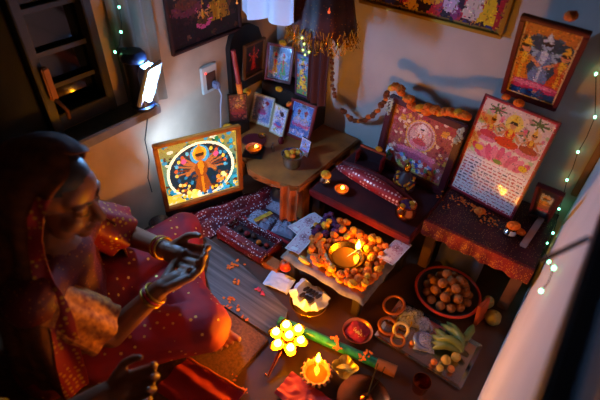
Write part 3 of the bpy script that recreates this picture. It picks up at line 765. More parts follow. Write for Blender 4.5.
# little throne
p = pz(372, 165, SH)
t = thing('throne', 'small dark throne with an orange top rail standing on the red bench', 'throne', (p.x, p.y - .028, SH + .003), .12)
bm = B(); bm_box(bm, (0, .02, .035), (.11, .012, .07), bevel=.003); bm_box(bm, (0, -.01, .012), (.11, .055, .024), bevel=.003); obj('seat', bm, mat('throne_wood', '34141a', .5), t)
bm = B(); bm_tube(bm, [(-.058, .02, .082), (0, .02, .078), (.058, .02, .074)], .0055, 10); obj('top_rail', bm, mat('rail_red', 'c0421c', .4), t)
for s in (-1, 1):
    bm = B(); bm_box(bm, (.055 * s, .0, .036), (.008, .05, .072), bevel=.002); obj('armrest', bm, M_red, t)
flower(2, pz(379, 149, SH + .10), .015, 'yellow marigold on the top rail of the little throne')
# idol
p = pz(402, 189, SH)
t = thing('idol', 'small seated idol wrapped in bright flower strings on the red bench', 'statue', (p.x, p.y + .01, SH + .003), 0)
bm = B(); bm_lathe(bm, [(0, 0), (.042, 0), (.045, .012), (.034, .02), (.036, .035), (.026, .05), (.020, .068), (.010, .075), (.009, .08), (0, .08)], 24); obj('body', bm, mat('painted_clay', '5a3436', .5, var=.3), t)
bm = B(); bm_sphere(bm, (0, 0, .092), (.014, .014, .016)); bm_lathe(bm, [(.014, .10), (.015, .106), (.008, .118), (0, .13)], 16); obj('head', bm, M_brass, t)
for s in (-1, 1):
    bm = B(); bm_tube(bm, [(.018 * s, 0, .066), (.038 * s, -.012, .05), (.03 * s, -.03, .04)], [.007, .006, .005], 8)
    obj('arm', bm, mat('painted_clay', '5a3436'), t)
for k in range(34):
    a = -PI * (k % 17) / 16; lv = k // 17; R = .034 + .006 * lv
    flower([0, 2, 3, 0, 2][k % 5], (R * math.cos(a) * 1.0, R * math.sin(a) * .9, .062 - .03 * math.sin(-a) - .018 * lv), .0075, parent=t, name='bead_flower')
# silver corner finials + garland of the middle picture
ref = [q for q in PICINFO if q[0].startswith('glass framed')][0]
T1 = Vector(ref[5]); Bl, Br = Vector(ref[6]), Vector(ref[7]); T2 = T1 + (Br - Bl); nrm = (Br - Bl).cross(T1 - Bl).normalized()
for (q, lb) in ((T1, 'silvery filigree ornament on the left top corner of the garlanded picture'), (T2, 'silvery filigree ornament on the right top corner of the garlanded picture')):
    bm = B(); ax = (Br - Bl).normalized(); dn = (Bl - T1).normalized()
    for k in range(34):
        bm_sphere(bm, ax * random.uniform(-.013, .013) + dn * (.002 * k) + nrm * random.uniform(0, .006), random.uniform(.003, .0062), 7, 5)
    o = obj('corner_ornament', bm, mat('silver_foil', 'c4d0c8', .35, metal=.6)); o.location = q + nrm * .036 + ax * (.014 if q is T1 else -.014) + dn * .004; tag(o, lb, 'ornament')
gp = []
for (px, py) in ((392, 86), (400, 90), (407, 99), (417, 107), (428, 110), (440, 112), (452, 111), (462, 113), (468, 117)):
    rr = Vector(ray(px, py)); C = Vector(CP); gp.append(C + rr * ((T1 + nrm * .050 - C).dot(nrm) / rr.dot(nrm)))
garland('marigold_garland', 'thick orange marigold garland across the top of the picture with dark columns', gp, lambda k: 0 if k % 4 else 2, .0195, n=18)
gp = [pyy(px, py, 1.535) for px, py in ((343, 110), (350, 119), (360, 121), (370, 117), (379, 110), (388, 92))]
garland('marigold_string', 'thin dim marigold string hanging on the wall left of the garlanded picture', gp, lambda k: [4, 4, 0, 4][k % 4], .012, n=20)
# blooms above the poster and the high picture
ref = [q for q in PICINFO if q[0].startswith('large pale poster')][0]
T1 = Vector(ref[5]); Bl, Br = Vector(ref[6]), Vector(ref[7]); nrm = (Br - Bl).cross(T1 - Bl).normalized()
for (px, py, r, lb) in ((506, 97, .014, 'smaller marigold at the top edge of the pale goddess poster'), (519, 103, .018, 'larger marigold hooked on the top edge of the pale goddess poster')):
    bloom_at(px, py, T1 + nrm * .018, nrm, 0, r, lb)
ref = [q for q in PICINFO if q[0].startswith('red framed print of three')][0]
T1 = Vector(ref[5]); Bl, Br = Vector(ref[6]), Vector(ref[7]); nrm = (Br - Bl).cross(T1 - Bl).normalized()
bloom_at(571, 16, T1 + nrm * .02, nrm, 0, .016, 'dim marigold on the top rail of the high red framed print')

# ------------------------------------------------------------------ offering stool with flowers, notes and big lamp
CX0, CX1, CY0, CY1 = -.68, -.352, .885, 1.13
t = thing('offering_stool', 'low wooden stool spread with newspaper under the flower heap', 'stool', ((CX0 + CX1) / 2, (CY0 + CY1) / 2, 0))
hw, hd = (CX1 - CX0) / 2, (CY1 - CY0) / 2
bm = B(); bm_box(bm, (0, 0, CH - .012), (2 * hw, 2 * hd, .022), bevel=.003); obj('top', bm, mat('stool_wood', '6a3c22', .5, var=.35), t)
for sx in (-1, 1):
    for sy in (-1, 1):
        bm = B(); bm_box(bm, ((hw - .025) * sx, (hd - .025) * sy, (CH - .023) / 2), (.03, .03, CH - .023), bevel=.003); obj('leg', bm, M_dkwood, t)
rn = random.Random(3)
def paper(u, v):
    x = -hw - .012 + (2 * hw + .024) * u; y = -hd - .014 + (2 * hd + .02) * v
    over = max(0, -hd - y, y - hd, x - hw, -hw - x)
    return (x + .006 * noise.noise(Vector((v * 7, u * 3, 2))), y + .010 * noise.noise(Vector((u * 6, 4, v))), CH + .003 + .002 * noise.noise(Vector((u * 8, v * 8, 0))) - over * .8)
def P_news(c):
    c.grad('b8ac9c', 'c8bcac'); r = c.rng
    for k in range(4):
        for q in range(26):
            x0 = c.a * k / 4 + .03; c.rect(x0, .03 + q * .037, x0 + c.a / 4 - .05 - r.uniform(0, .05), .045 + q * .037, ['746a62', '8a8078'][q % 2])
    c.spots(5, .1, .1, c.a - .1, .9, .10, ['8a6a5a', '6a6478', 'a08868'])
bm = B(); bm_grid(bm, 40, 30, paper, .0012); obj('newspaper', bm, mat('newsprint', '94887a', .8, h2='6e6458', scale=26), t)
ZC = CH + .005
pl = pz(345, 262, ZC)
diya('big brass oil lamp burning in the middle of the flower heap', (pl.x, pl.y, ZC), .066, .040, M_brass, (.020, .046, 0), .046, .0095, prof=[(0, 0), (.4, 0), (.46, .1), (.85, .62), (1, 1), (.95, 1), (.8, .66), (.5, .3), (0, .24)])
# heap
heap = []
rn = random.Random(11)
lb_o = 'orange marigold head in the heap around the big brass lamp'
tries = 0
while len(heap) < 135 and tries < 20000:
    tries += 1
    px, py = rn.uniform(309, 386), rn.uniform(206, 294)
    e1 = ((px - 347) / 37) ** 2 + ((py - 252) / 42) ** 2
    if e1 > 1: continue
    q = pz(px, py, ZC)
    if not (CX0 + .01 < q.x < CX1 - .005 and CY0 + .012 < q.y < CY1 + .01): continue
    d = math.hypot(q.x - pl.x, q.y - pl.y); r = rn.uniform(.011, .017)
    if d < .062 + r * .7: continue
    lay = 0
    z = ZC + r * .72
    for (hx, hy, hz, hr) in heap:
        dd = math.hypot(q.x - hx, q.y - hy)
        if dd < (r + hr) * .80:
            z = max(z, hz + math.sqrt(max(0, ((r + hr) * .84) ** 2 - dd * dd)) * .72)
    if z > ZC + .036: continue
    heap.append((q.x, q.y, z, r))
    pur = math.hypot(px - 325, py - 228) < 15 and rn.random() < .65
    kind = 3 if pur else (2 if rn.random() < .28 else rn.choice((0, 1)))
    flower(kind, (q.x, q.y, z), r, ['orange marigold head in the heap around the big brass lamp', 'orange marigold head in the heap around the big brass lamp', 'yellow marigold head in the heap around the big brass lamp', 'purple bloom among the marigolds at the back of the heap'][kind], 'flower heap on the offering stool', name='purple_bloom' if kind == 3 else 'marigold')
# banknotes
def note(label, px, py, z, rz, tilt=(0, 0)):
    def paint(c):
        c.grad('c8b4b4', 'd8c8c4'); a = c.a
        c.rect(.05, .1, a - .05, .9, 'd4b8bc'); c.ell(a * .62, .5, .26, .34, 'b88890'); c.ell(a * .62, .56, .12, .16, '8a5860')
        c.spots(60, .06, .1, a - .06, .9, .05, ['c898a0', 'b07880', 'e0d0cc', 'a8606c']); c.rect(a * .08, .3, a * .2, .7, 'e0d8d4'); c.border(.05, 'e4dcd8')
    p = pz(px, py, z)
    root = thing('banknote', label, 'banknote', M=Matrix.Translation(p) @ Matrix.Rotation(rz, 4, 'Z') @ Matrix.Rotation(tilt[0], 4, 'X') @ Matrix.Rotation(tilt[1], 4, 'Y'))
    cv = Canvas(60, 28, 'd0c0c0'); paint(cv)
    o = print_mesh('print', cv, .137, .063, mat_print('banknote_print', 0, .7), root); o.location = (0, -.0315, 0)
    for v in o.data.vertices: v.co.z = .003 * math.sin(v.co.x * 40) + .002 * math.sin(v.co.y * 60 + 1)
    return root
note('pinkish banknote standing tilted at the far left corner of the offering stool', 306, 223, .135, 1.30, (0, 0))
note('pinkish banknote lying nearer, overlapping the one behind at the left of the heap', 302, 240, .142, 1.62, (0, 0))
note('pinkish banknote lying on the right edge of the offering stool', 395, 251, .162, 1.50, (0, .05))
# packet of paper and roots on the stool
t = thing('banana', 'pale yellow plantain lying on the newspaper at the front of the heap', 'banana', (0, 0, 0))
a = pz(300, 256, ZC + .010); b = pz(309, 264, ZC + .010); bm = B(); bm_tube(bm, [a, a.lerp(b, .3) + Vector((-.008, 0, .0)), a.lerp(b, .7) + Vector((-.008, 0, 0)), b], [.004, .011, .011, .004], 12); obj('fruit', bm, mat('pale_banana', 'd8a848', .5), t)
t = thing('camphor_stick', 'pale stick lying beside the big brass lamp', 'stick', (0, 0, 0))
bm = B(); bm_tube(bm, [pz(324, 252, ZC + .034), pz(333, 268, ZC + .03)], .006, 8); obj('stick', bm, mat('pale_stick', 'c8a070', .7), t)
p = pz(286, 252, .0)
r = .024; p = pz(286, 249, CH + .02)
# red fruit resting on the packet's corner
t = thing('apple', 'red orange apple at the left corner of the offering stool', 'apple', (p.x, p.y, .048))
bm = B(); bm_lathe(bm, [(0, -.020), (.010, -.023), (.022, -.012), (.026, .002), (.020, .017), (.008, .021), (0, .016)], 24); obj('fruit', bm, mat('apple_red', 'c8301c', .3, h2='d8622a', scale=20), t)
bm = B(); bm_tube(bm, [(0, 0, .016), (.002, .001, .026)], .0014, 6); obj('stem', bm, M_dkwood, t)
# ------------------------------------------------------------------ floor: left side
def slab(name, label, cat, pts, z0, z1, m, part='body', kind=None, bev=0):
    c = sum((Vector((x, y, 0)) for x, y in pts), Vector()) / len(pts)
    bm = B(); bm_prism(bm, [(x - c.x, y - c.y) for x, y in pts], 0, z1 - z0)
    o = obj(name, bm, m, smooth=False); o.location = (c.x, c.y, z0)
    return tag(o, label, cat)
m0 = pz(268, 339, .012)
MX1, MY1 = m0.x, m0.y
slab('floor_mat', 'brown woven mat the woman sits on, its corner reaching toward the flames', 'mat', [(-1.28, -.25), (MX1 + .02, -.25), (MX1, MY1), (-1.28, MY1)], 0, .012, mat('jute_mat', '7a4c2a', .8, h2='5e381e', scale=120, bump=.3))
# grey sheet between mat and trays
sp = [pz(*q, 0) for q in ((160, 226), (196, 232), (218, 247), (262, 285), (288, 312), (284, 328), (276, 330), (268, 336), (236, 316), (205, 296), (160, 250))]
t = thing('plastic_sheet', 'grey striped plastic sheet on the floor between the mat and the red basket', 'sheet', (0, 0, 0))
bm = B(); vs = [bm.verts.new((p.x, p.y, .0138)) for p in sp]; f = bm.faces.new(vs)
r_ = bmesh.ops.extrude_face_region(bm, geom=[f]); bmesh.ops.translate(bm, verts=[v for v in r_['geom'] if isinstance(v, bmesh.types.BMVert)], vec=(0, 0, -.0125))
m = mat('grey_sheet', '8c8078', .5)
nt = m.node_tree; tc = nt.nodes.new('ShaderNodeTexCoord'); mp = nt.nodes.new('ShaderNodeMapping'); mp.inputs['Rotation'].default_value = (0, 0, .62); mp.inputs['Scale'].default_value = (1.2, 46, 1)
wn = nt.nodes.new('ShaderNodeTexNoise'); wn.inputs['Scale'].default_value = 2.2; wn.inputs['Detail'].default_value = 6
cr = nt.nodes.new('ShaderNodeValToRGB'); cr.color_ramp.elements[0].color = L4('342a26'); cr.color_ramp.elements[1].color = L4('6c605a'); cr.color_ramp.elements[0].position = .3; cr.color_ramp.elements[1].position = .7
for a, b in ((tc.outputs['Object'], mp.inputs['Vector']), (mp.outputs[0], wn.inputs['Vector']), (wn.outputs['Fac'], cr.inputs['Fac']), (cr.outputs[0], nt.nodes['Principled BSDF'].inputs['Base Color'])): nt.links.new(a, b)
obj('sheet', bm, m, t, smooth=False)
# dark block under the glowing picture and steel bowl
b1, b2 = pz(165, 210, .075), pz(242, 187, .075); ax = (b2 - b1).normalized(); nn = Vector((ax.y, -ax.x, 0))
slab('plinth', 'dark wooden plinth under the glowing backlit picture', 'plinth', [tuple((q)[:2]) for q in (b1 + nn * .002, b2 + nn * .002, b2 - nn * .018, b1 - nn * .018 + ax * .03)], 0, .0735, M_dkwood)
p = pz(158, 222, .045)
vessel('bowl', 'steel bowl on the floor beside the left end of the sequined cloth', (p.x + .012, p.y, 0), katori(.046, .05), M_steel, cat='bowl')
slab('folded_cloth', 'dark blue folded cloth against the left wall beside the steel bowl', 'cloth', [tuple(pz(*q, .03)[:2]) for q in ((118, 204), (146, 188), (162, 205), (142, 222))], 0, .03, mat('navy_cloth', '1c2444', .85, sheen=.3))
# sequined cloth, two rolls of folds
a0, a1 = pz(165, 217, .06), pz(270, 183, .06)
a0 = pz(176, 223, .04); a1 = pz(272, 186, .04)
ax = (a1 - a0); L = ax.length; ax.normalize(); sd = Vector((ax.y, -ax.x, 0))
def seq(u, v):
    p = Vector((a0.x, a0.y, 0)) + ax * (L * u) + sd * (.016 + (v - .40) * (.155 + .03 * math.sin(u * 5)) + .008 * math.sin(u * 17))
    env = math.sin(PI * v) ** .6 * (.5 + .5 * math.sin(PI * min(1, max(0.0, u * .96 + .02))) ** .4)
    h = .008 + .052 * env * (.62 + .38 * math.cos(v * 15.5 + .9 * math.sin(u * 6))) + .006 * noise.noise(Vector((u * 9, v * 6, 2)))
    return (p.x, p.y, max(.004, h))
t = thing('sequined_cloth', 'long folded crimson cloth with white sequins lying before the glowing picture', 'cloth', (0, 0, 0))
bm = B(); bm_grid(bm, 70, 40, seq, .002); obj('cloth', bm, M_sequin, t)
# red basket tray with sequin rim
R0, R1, R2, R3 = pz(206, 236, .0), pz(257, 266, 0), pz(273, 255, 0), pz(238, 220, 0)
bx0, bx1, by0, by1 = -1.025, -.775, .865, .995
t = thing('sequined_tray', 'rectangular tray with a red sequined rim holding small dark offerings', 'tray', ((bx0 + bx1) / 2, (by0 + by1) / 2, 0))
hx, hy = (bx1 - bx0) / 2, (by1 - by0) / 2
bm = B(); bm_box(bm, (0, 0, .006), (2 * hx - .01, 2 * hy - .01, .01)); obj('base', bm, mat('tray_dark', '2a1014', .5), t)
bm = B()
bm_box(bm, (0, -hy + .022, .030), (2 * hx, .046, .058), bevel=.012); bm_box(bm, (0, hy - .006, .024), (2 * hx, .012, .048), bevel=.004)
bm_box(bm, (hx - .006, 0, .027), (.012, 2 * hy, .054), bevel=.004); bm_box(bm, (-hx + .006, 0, .024), (.012, 2 * hy, .048), bevel=.004)
obj('rim', bm, M_sequin, t)
for k, (x, y, r, m) in enumerate(((-.03, .02, .013, M_red), (.04, .012, .012, M_orange), (.075, .02, .011, mat('red_fruit', 'b02818', .35)), (.0, .028, .012, mat('dark_nut', '4a2418', .6)), (-.070, .022, .012, mat('dark_nut', '4a2418', .6)))):
    bm = B(); bm_sphere(bm, (0, 0, 0), (r, r, r * .85), 14, 10); bm_sphere(bm, (0, 0, r * .8), (r * .25, r * .25, r * .2), 8, 6)
    o = obj('offering_nut', bm, m); o.location = ((bx0 + bx1) / 2 + x, (by0 + by1) / 2 + y, .0118 + r * .85); tag(o, ['small red nut near the middle of the sequined tray', 'small orange nut in the sequined tray', 'brightest red nut at the right end of the sequined tray', 'dark nut at the back of the sequined tray', 'dark nut at the left end of the sequined tray'][k], 'nut')
# polythene packets on a red edged board
q = [pz(238, 218, .02), pz(275, 254, .02), pz(300, 240, .02), pz(272, 200, .02)]
t = thing('packet_board', 'flat board with a red edge under the shiny polythene packets', 'board', (0, 0, 0))
X0, X1, Y0, Y1 = -1.02, -.70, 1.01, 1.15
bm = B(); bm_box(bm, ((X0 + X1) / 2, (Y0 + Y1) / 2, .010), (X1 - X0, Y1 - Y0, .018), bevel=.003); obj('board', bm, mat('board_plum', '3c1420', .5), t)
bm = B(); bm_box(bm, ((X0 + X1) / 2, Y0 + .004, .022), (X1 - X0, .010, .012), bevel=.003); bm_box(bm, (X1 - .004, (Y0 + Y1) / 2, .022), (.010, Y1 - Y0, .012), bevel=.003); obj('edge', bm, mat('edge_red', 'b01c2c', .4), t)
M_poly = mat_plastic('clear_polythene', 'e4e6ff', .30)
def packet(label, c, sx, sy, h, seed, inner=None, rz=0.0):
    t = thing('packet', label, 'packet', c, rz)
    if inner:
        bm = B()
        bm_grid(bm, 18, 14, lambda u, v: ((u - .5) * sx * .86, (v - .5) * sy * .86, .002 + h * .8 * (math.sin(PI * u) * math.sin(PI * v)) ** .5 * (1 + .25 * noise.noise(Vector((u * 5, v * 5, seed))))), .002)
        obj('contents', bm, inner, t)
    bm = B()
    bm_grid(bm, 26, 22, lambda u, v: ((u - .5) * sx, (v - .5) * sy, .003 + h * (math.sin(PI * u) * math.sin(PI * v)) ** .4 * (1 + .45 * noise.noise(Vector((u * 8, v * 8, seed + 3)))) + .004 * noise.noise(Vector((u * 25, v * 25, seed)))))
    obj('wrapper', bm, M_poly, t, smooth=False)
    return t
p = pz(258, 222, .03); t = packet('clear packet with a yellow label strip on the red edged board', (p.x, p.y + .022, .0195), .115, .10, .028, 1, mat('packet_stuff', '4a3050', .5, h2='181420', scale=34), .1)
bm = B(); bm_box(bm, (.012, -.004, .036), (.020, .088, .002), Matrix.Rotation(-.35, 3, 'Z'), .0005); obj('label_strip', bm, mat('yellow_label', 'd0a830', .5, h2='a87828', scale=70), t)
p = pz(284, 226, .03); packet('purplish clear packet at the right end of the red edged board', (p.x + .012, p.y + .008, .0195), .105, .11, .032, 5, mat('purple_stuff', '5c2c50', .5, h2='201428', scale=40), .2)
p = pz(277, 203, .03); packet('dim clear packet at the back of the red edged board', (p.x + .03, p.y - .02, .0195), .11, .06, .026, 9, mat('dark_stuff', '3a2838', .6), 0)
p = pz(285, 196, .06)
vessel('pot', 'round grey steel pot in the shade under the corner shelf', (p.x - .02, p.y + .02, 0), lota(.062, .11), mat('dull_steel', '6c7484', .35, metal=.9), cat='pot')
# orange drape at the corner shelf leg
t = thing('orange_drape', 'orange cloth hanging down the right front leg of the corner shelf', 'cloth', (0, 0, 0))
d0, d1 = pz(287, 188, SC_ - .02), pz(322, 178, SC_ - .01)
bm = B(); bm_grid(bm, 24, 14, lambda u, v: (-.872 + .094 * u + .012 * v, 1.098 - .008 * math.sin(u * 14) - .02 * v, SC_ + .002 - .17 * v * (1 - .25 * u)), .002); obj('cloth', bm, mat('saffron_cloth', 'a84c18', .8, h2='94420f', scale=14), t)

# ------------------------------------------------------------------ floor: front
g0, g1 = pz(279, 321, .014), pz(377, 364, .014); e1 = pz(396, 374, .014)
t = thing('rolled_mat', 'green rolled mat with a brown end lying across the floor before the stool', 'mat', (0, 0, 0))
bm = B(); pth = [Vector((g0.x, g0.y, .017)).lerp(Vector((g1.x, g1.y, .017)), k / 12) for k in range(13)]; bm_tube(bm, pth, .0165, 18); obj('roll', bm, mat('green_weave', '2c8a66', .32, h2='1c5c48', scale=60), t)
dr = (pth[-1] - pth[0]).normalized()
bm = B(); bm_tube(bm, [pth[-1] - dr * .002, pth[-1] + dr * .062], .0195, 18); obj('brown_end', bm, mat('roll_end_wood', 'a86030', .45, var=.3, scale=30), t)
# plate with polythene bag of dates
p = pz(314, 297, .01)
p.x += .0
t = vessel('plate', 'round brass plate under the open polythene bag in front of the stool', (p.x, p.y - .03, 0), plate(.072, .022), M_brass, cat='plate')
bc = Vector((p.x, p.y - .03, .004))
t = thing('polythene_bag', 'open whitish polythene bag with dark dates inside on the brass plate', 'bag', bc)
def bag(u, v):
    a = 2 * PI * u; h = v
    R = (.020 + .044 * math.sin(min(1, h * 1.15) * PI * .55) - .016 * max(0, h - .7) / .3) * (1 + .34 * noise.noise(Vector((math.cos(a) * 2, math.sin(a) * 2, h * 3 + 5))) + .10 * noise.noise(Vector((math.cos(a) * 7, math.sin(a) * 7, h * 6))))
    return (R * math.cos(a) * 1.08, R * math.sin(a) * .92, .002 + .058 * h + .034 * noise.noise(Vector((math.cos(a) * 1.9, math.sin(a) * 1.9, 7))) * h)
bm = B(); bm_grid(bm, 49, 16, bag); bmesh.ops.remove_doubles(bm, verts=bm.verts[:], dist=1e-5); obj('bag_wall', bm, mat_plastic('milky_polythene', 'e8e4f0', .78), t)
bm = B(); bm_lathe(bm, [(0, .002), (.030, .002), (.050, .022), (.046, .034), (0, .040)], 24); obj('lining', bm, mat_plastic('milky_polythene', 'e8e4f0', .78), t)
rn = random.Random(5)
for k in range(9):
    bm = B(); L = .030; bm_tube(bm, [(-L / 2, 0, 0), (-L * .3, 0, .001), (L * .3, 0, .001), (L / 2, 0, 0)], [.002, .0062, .0062, .002], 10)
    o = obj('date', bm, mat('dark_date', '2a1a18', .4)); o.location = bc + Vector((-.026 + .0135 * (k % 5) + .004 * (k // 5), .015 - .031 * (k // 5), .047)); o.rotation_euler = (0, .1, 1.2 + rn.uniform(-.25, .25)); tag(o, 'dark date lying in the open polythene bag', 'date', 'dates in the polythene bag')
# handles of bag
# white folded napkin + small wooden box at stool corner
p = pz(283, 276, .02)
t = thing('napkin', 'white folded napkin left of the polythene bag', 'napkin', (p.x, p.y - .024, 0), .2)
bm = B(); bm_grid(bm, 18, 14, lambda u, v: ((u - .5) * .105, (v - .5) * .075, .006 + .010 * math.sin(PI * u) ** .4 + .004 * noise.noise(Vector((u * 5, v * 5, 4)))), .004); obj('cloth', bm, M_white, t)
p = pz(271, 263, .012); p.x += .012; p.y -= .004
slab('wooden_box', 'small brown wooden box behind the white napkin', 'box', [tuple((Vector((p.x, p.y)) + Vector(q))[:]) for q in ((-.035, -.022), (.035, -.022), (.035, .022), (-.035, .022))], 0, .03, M_wood)
# kumkum plate
p = pz(359, 329, .0)
vessel('bowl', 'pinkish brass bowl of red powder right of the polythene bag', (p.x + .004, p.y - .018, 0), plate(.052, .016), mat('rose_brass', 'c87858', .3, metal=.8), cat='bowl')
t = thing('kumkum_powder', 'heap of red powder with yellow rice in the pinkish bowl', 'powder', (p.x + .004, p.y - .018, .002))
bm = B(); bm_grid(bm, 24, 24, lambda u, v: ((u - .5) * .072, (v - .5) * .072, 0.008 + .010 * math.cos((u - .5) * 3) * math.cos((v - .5) * 3) + .002 * noise.noise(Vector((u * 9, v * 9, 1)))), .004)
obj('powder', bm, mat('vermilion', 'c01c1c', .9, h2='8a1414', scale=50), t)
bm = B(); rn = random.Random(8)
for k in range(40): bm_sphere(bm, (rn.gauss(.006, .010), rn.gauss(-.012, .006), .0225), (.0025, .0012, .001), 6, 4, Matrix.Rotation(rn.uniform(0, 3), 3, 'Z'))
o = obj('rice_grains', bm, mat('yellow_rice', 'd8b048', .6), t); tag(o, kind='stuff')
# multi-wick aarti lamp
c = pz(288, 338, .05); 
t = thing('aarti_lamp', 'brass multi-wick hand lamp with a ring of seven bright flames', 'lamp', (c.x, c.y, 0))
bm = B(); bm_lathe(bm, [(0, 0), (.028, 0), (.030, .006), (.012, .012), (.008, .03), (.014, .038), (.030, .042), (.032, .046), (0, .046)], 28); obj('stand', bm, M_brass, t)
f0 = pz(281, 350, .045) - Vector((c.x, c.y, 0)); f1 = pz(268, 377, .012) - Vector((c.x, c.y, 0))
bm = B(); bm_tube(bm, [Vector((0, 0, .040)) + (f0 - Vector((0, 0, .04))) * .6, f0, f0.lerp(f1, .4) + Vector((0, 0, -.002)), f0.lerp(f1, .8), f1, f1 + Vector((-.012, .0, .004))], [.005, .006, .007, .0055, .005, .004], 10); obj('handle', bm, M_copper, t)
for k in range(7):
    a = k * 2 * PI / 6 + .3; x, y = (.040 * math.cos(a), .040 * math.sin(a)) if k < 6 else (0, 0); zz = .044 if k < 6 else .052
    bm = B(); bm_lathe(bm, [(0, 0), (.008, 0), (.017, .007), (.0195, .014), (.018, .014), (.012, .007), (0, .005)], 18)
    if k < 6:
        for v in bm.verts:
            rr = v.co.x * math.cos(a) + v.co.y * math.sin(a)
            if rr > .012: v.co.x += math.cos(a) * .010; v.co.y += math.sin(a) * .010
    b = obj('wick_cup', bm, M_brass, t); b.location = (x, y, zz)
    o = obj('flame', flame_bm(.033, .0125, (.004, .004)), M_aarti, b); o.location = (.003 * math.cos(a), .003 * math.sin(a), .009)
# scalloped clay lamp
p = pz(316, 377, .0)
t = diya('scalloped clay lamp with a tall flame at the front of the floor', (p.x, p.y, 0), .044, .036, mat('painted_terracotta', 'c88850', .6, h2='a86038', scale=50), (-.014, .026, 0), .056, .0085, wave=.05, nw=16, fm=M_front)
bm = B()
for k in range(16):
    a = k * PI / 8; bm_sphere(bm, (.046 * math.cos(a), .046 * math.sin(a), .030), .0055, 8, 6)
obj('beaded_rim', bm, mat('painted_terracotta', 'c88850'), t)
# gold leaf bowl
p = pz(344, 371, .0)
t = thing('leaf_bowl', 'crinkled golden leaf bowl right of the tall clay lamp flame', 'bowl', (p.x, p.y, 0), .5)
def leafb(u, v):
    a = 2 * PI * u; R = .038 * v * (1 + .14 * math.cos(4 * a) + .04 * math.cos(9 * a))
    return (R * math.cos(a), R * math.sin(a), .002 + .026 * v ** 2.2 + .003 * math.sin(8 * a) * v)
bm = B(); bm_grid(bm, 49, 10, leafb, .001); bmesh.ops.remove_doubles(bm, verts=bm.verts[:], dist=1e-6); obj('bowl', bm, mat('gold_foil', 'b89a48', .28, metal=.75, bump=.5, scale=60), t)
bm = B(); bm_grid(bm, 20, 8, lambda u, v: (-.026 + .052 * u, (v - .5) * .018 * math.sin(PI * u), .014 + .012 * math.sin(PI * u) + .003 * math.sin(v * 9)), .001); obj('folded_leaf', bm, mat('leaf_gold', 'd8c070', .35, metal=.4), t)
# copper thali with incense stand
p = pz(363, 402, .0)
vessel('plate', 'ribbed copper plate at the bottom edge of the floor', (p.x, p.y, 0), plate(.082, .014), M_copper, cat='plate')
t = thing('incense_holder', 'brass incense holder with two dark sticks on the ribbed copper plate', 'incense holder', (p.x + .004, p.y + .012, .004))
bm = B(); bm_lathe(bm, [(0, 0), (.016, 0), (.018, .006), (.008, .014), (.010, .02), (0, .022)], 20); obj('base', bm, M_copper, t)
for k, (dx, dy) in enumerate(((.012, .05), (-.004, .046))):
    bm = B(); bm_tube(bm, [(0.002 * k, 0, .02), (dx, dy * .5, .085), (dx * 1.3, dy * .8, .15)], .0018, 6); obj('incense_stick', bm, mat('charcoal_stick', '181210', .9), t)
p2 = pz(318, 396, .01)
t = thing('red_cloth', 'crumpled red cloth at the bottom edge beside the copper plate', 'cloth', (p2.x - .03, p2.y - .03, 0))
bm = B(); bm_grid(bm, 30, 18, lambda u, v: ((u - .5) * .16, (v - .5) * .09, .004 + .016 * abs(noise.noise(Vector((u * 5, v * 4, 6)))) + .006), .003); obj('cloth', bm, mat('bright_red_cloth', 'b01c18', .75, sheen=.3), t)
p = pz(419, 389, .0)
vessel('tumbler', 'dark metal tumbler seen from above near the bottom right', (p.x, p.y, 0), [(0, 0), (.022, 0), (.028, .05), (.0262, .05), (.020, .003), (0, .003)], M_copper, cat='tumbler')

# ------------------------------------------------------------------ fruit tray and laddus
FX0, FX1, FY0, FY1 = -.275, .030, .865, 1.055
t = thing('fruit_tray', 'rectangular steel tray of bananas and bangles in front of the red table', 'tray', ((FX0 + FX1) / 2, (FY0 + FY1) / 2, 0))
hx, hy = (FX1 - FX0) / 2, (FY1 - FY0) / 2
bm = B(); bm_box(bm, (0, 0, .004), (2 * hx - .02, 2 * hy - .02, .006))
for (cx, cy, sx, sy, ra, ax_) in ((0, -hy + .004, 2 * hx, .016, .5, 'X'), (0, hy - .004, 2 * hx, .016, -.5, 'X'), (-hx + .004, 0, .016, 2 * hy, .5, 'Y'), (hx - .004, 0, .016, 2 * hy, -.5, 'Y')):
    bm_box(bm, (cx, cy, .008), (sx, sy, .005), Matrix.Rotation(-ra if ax_ == 'X' else ra, 3, ax_), .001)
obj('tray', bm, M_steel, t)
Tz = .0075
def banana_mesh(L, r, m, tipm, bend=.35):
    bm = B(); n = 14; pth = []; rad = []
    for k in range(n + 1):
        s = k / n; a = (s - .5) * bend * 2
        R = L / (2 * bend); pth.append(Vector((R * math.sin(a), 0, R * (math.cos(a) - math.cos(bend)))))
        rad.append(r * (.38 if s < .06 else .62 if s < .12 else (1 if .2 < s < .8 else .84)) * (1 if s < .9 else .62 if s < .97 else .35))
    bm_tube(bm, pth, rad, 10)
    return bm
M_bang = mat('green_banana', '76803a', .5, h2='5a6a2c', scale=30); M_tip = mat('banana_tip', '3a3420', .7); M_bany = mat('ripe_banana', 'd0a840', .5, h2='b88c34', scale=30)
p = pz(452, 346, .03)
t = thing('banana_bunch', 'bunch of green yellow bananas fanned on the steel tray', 'bananas', (p.x, p.y, Tz))
root_px = (462, 350)
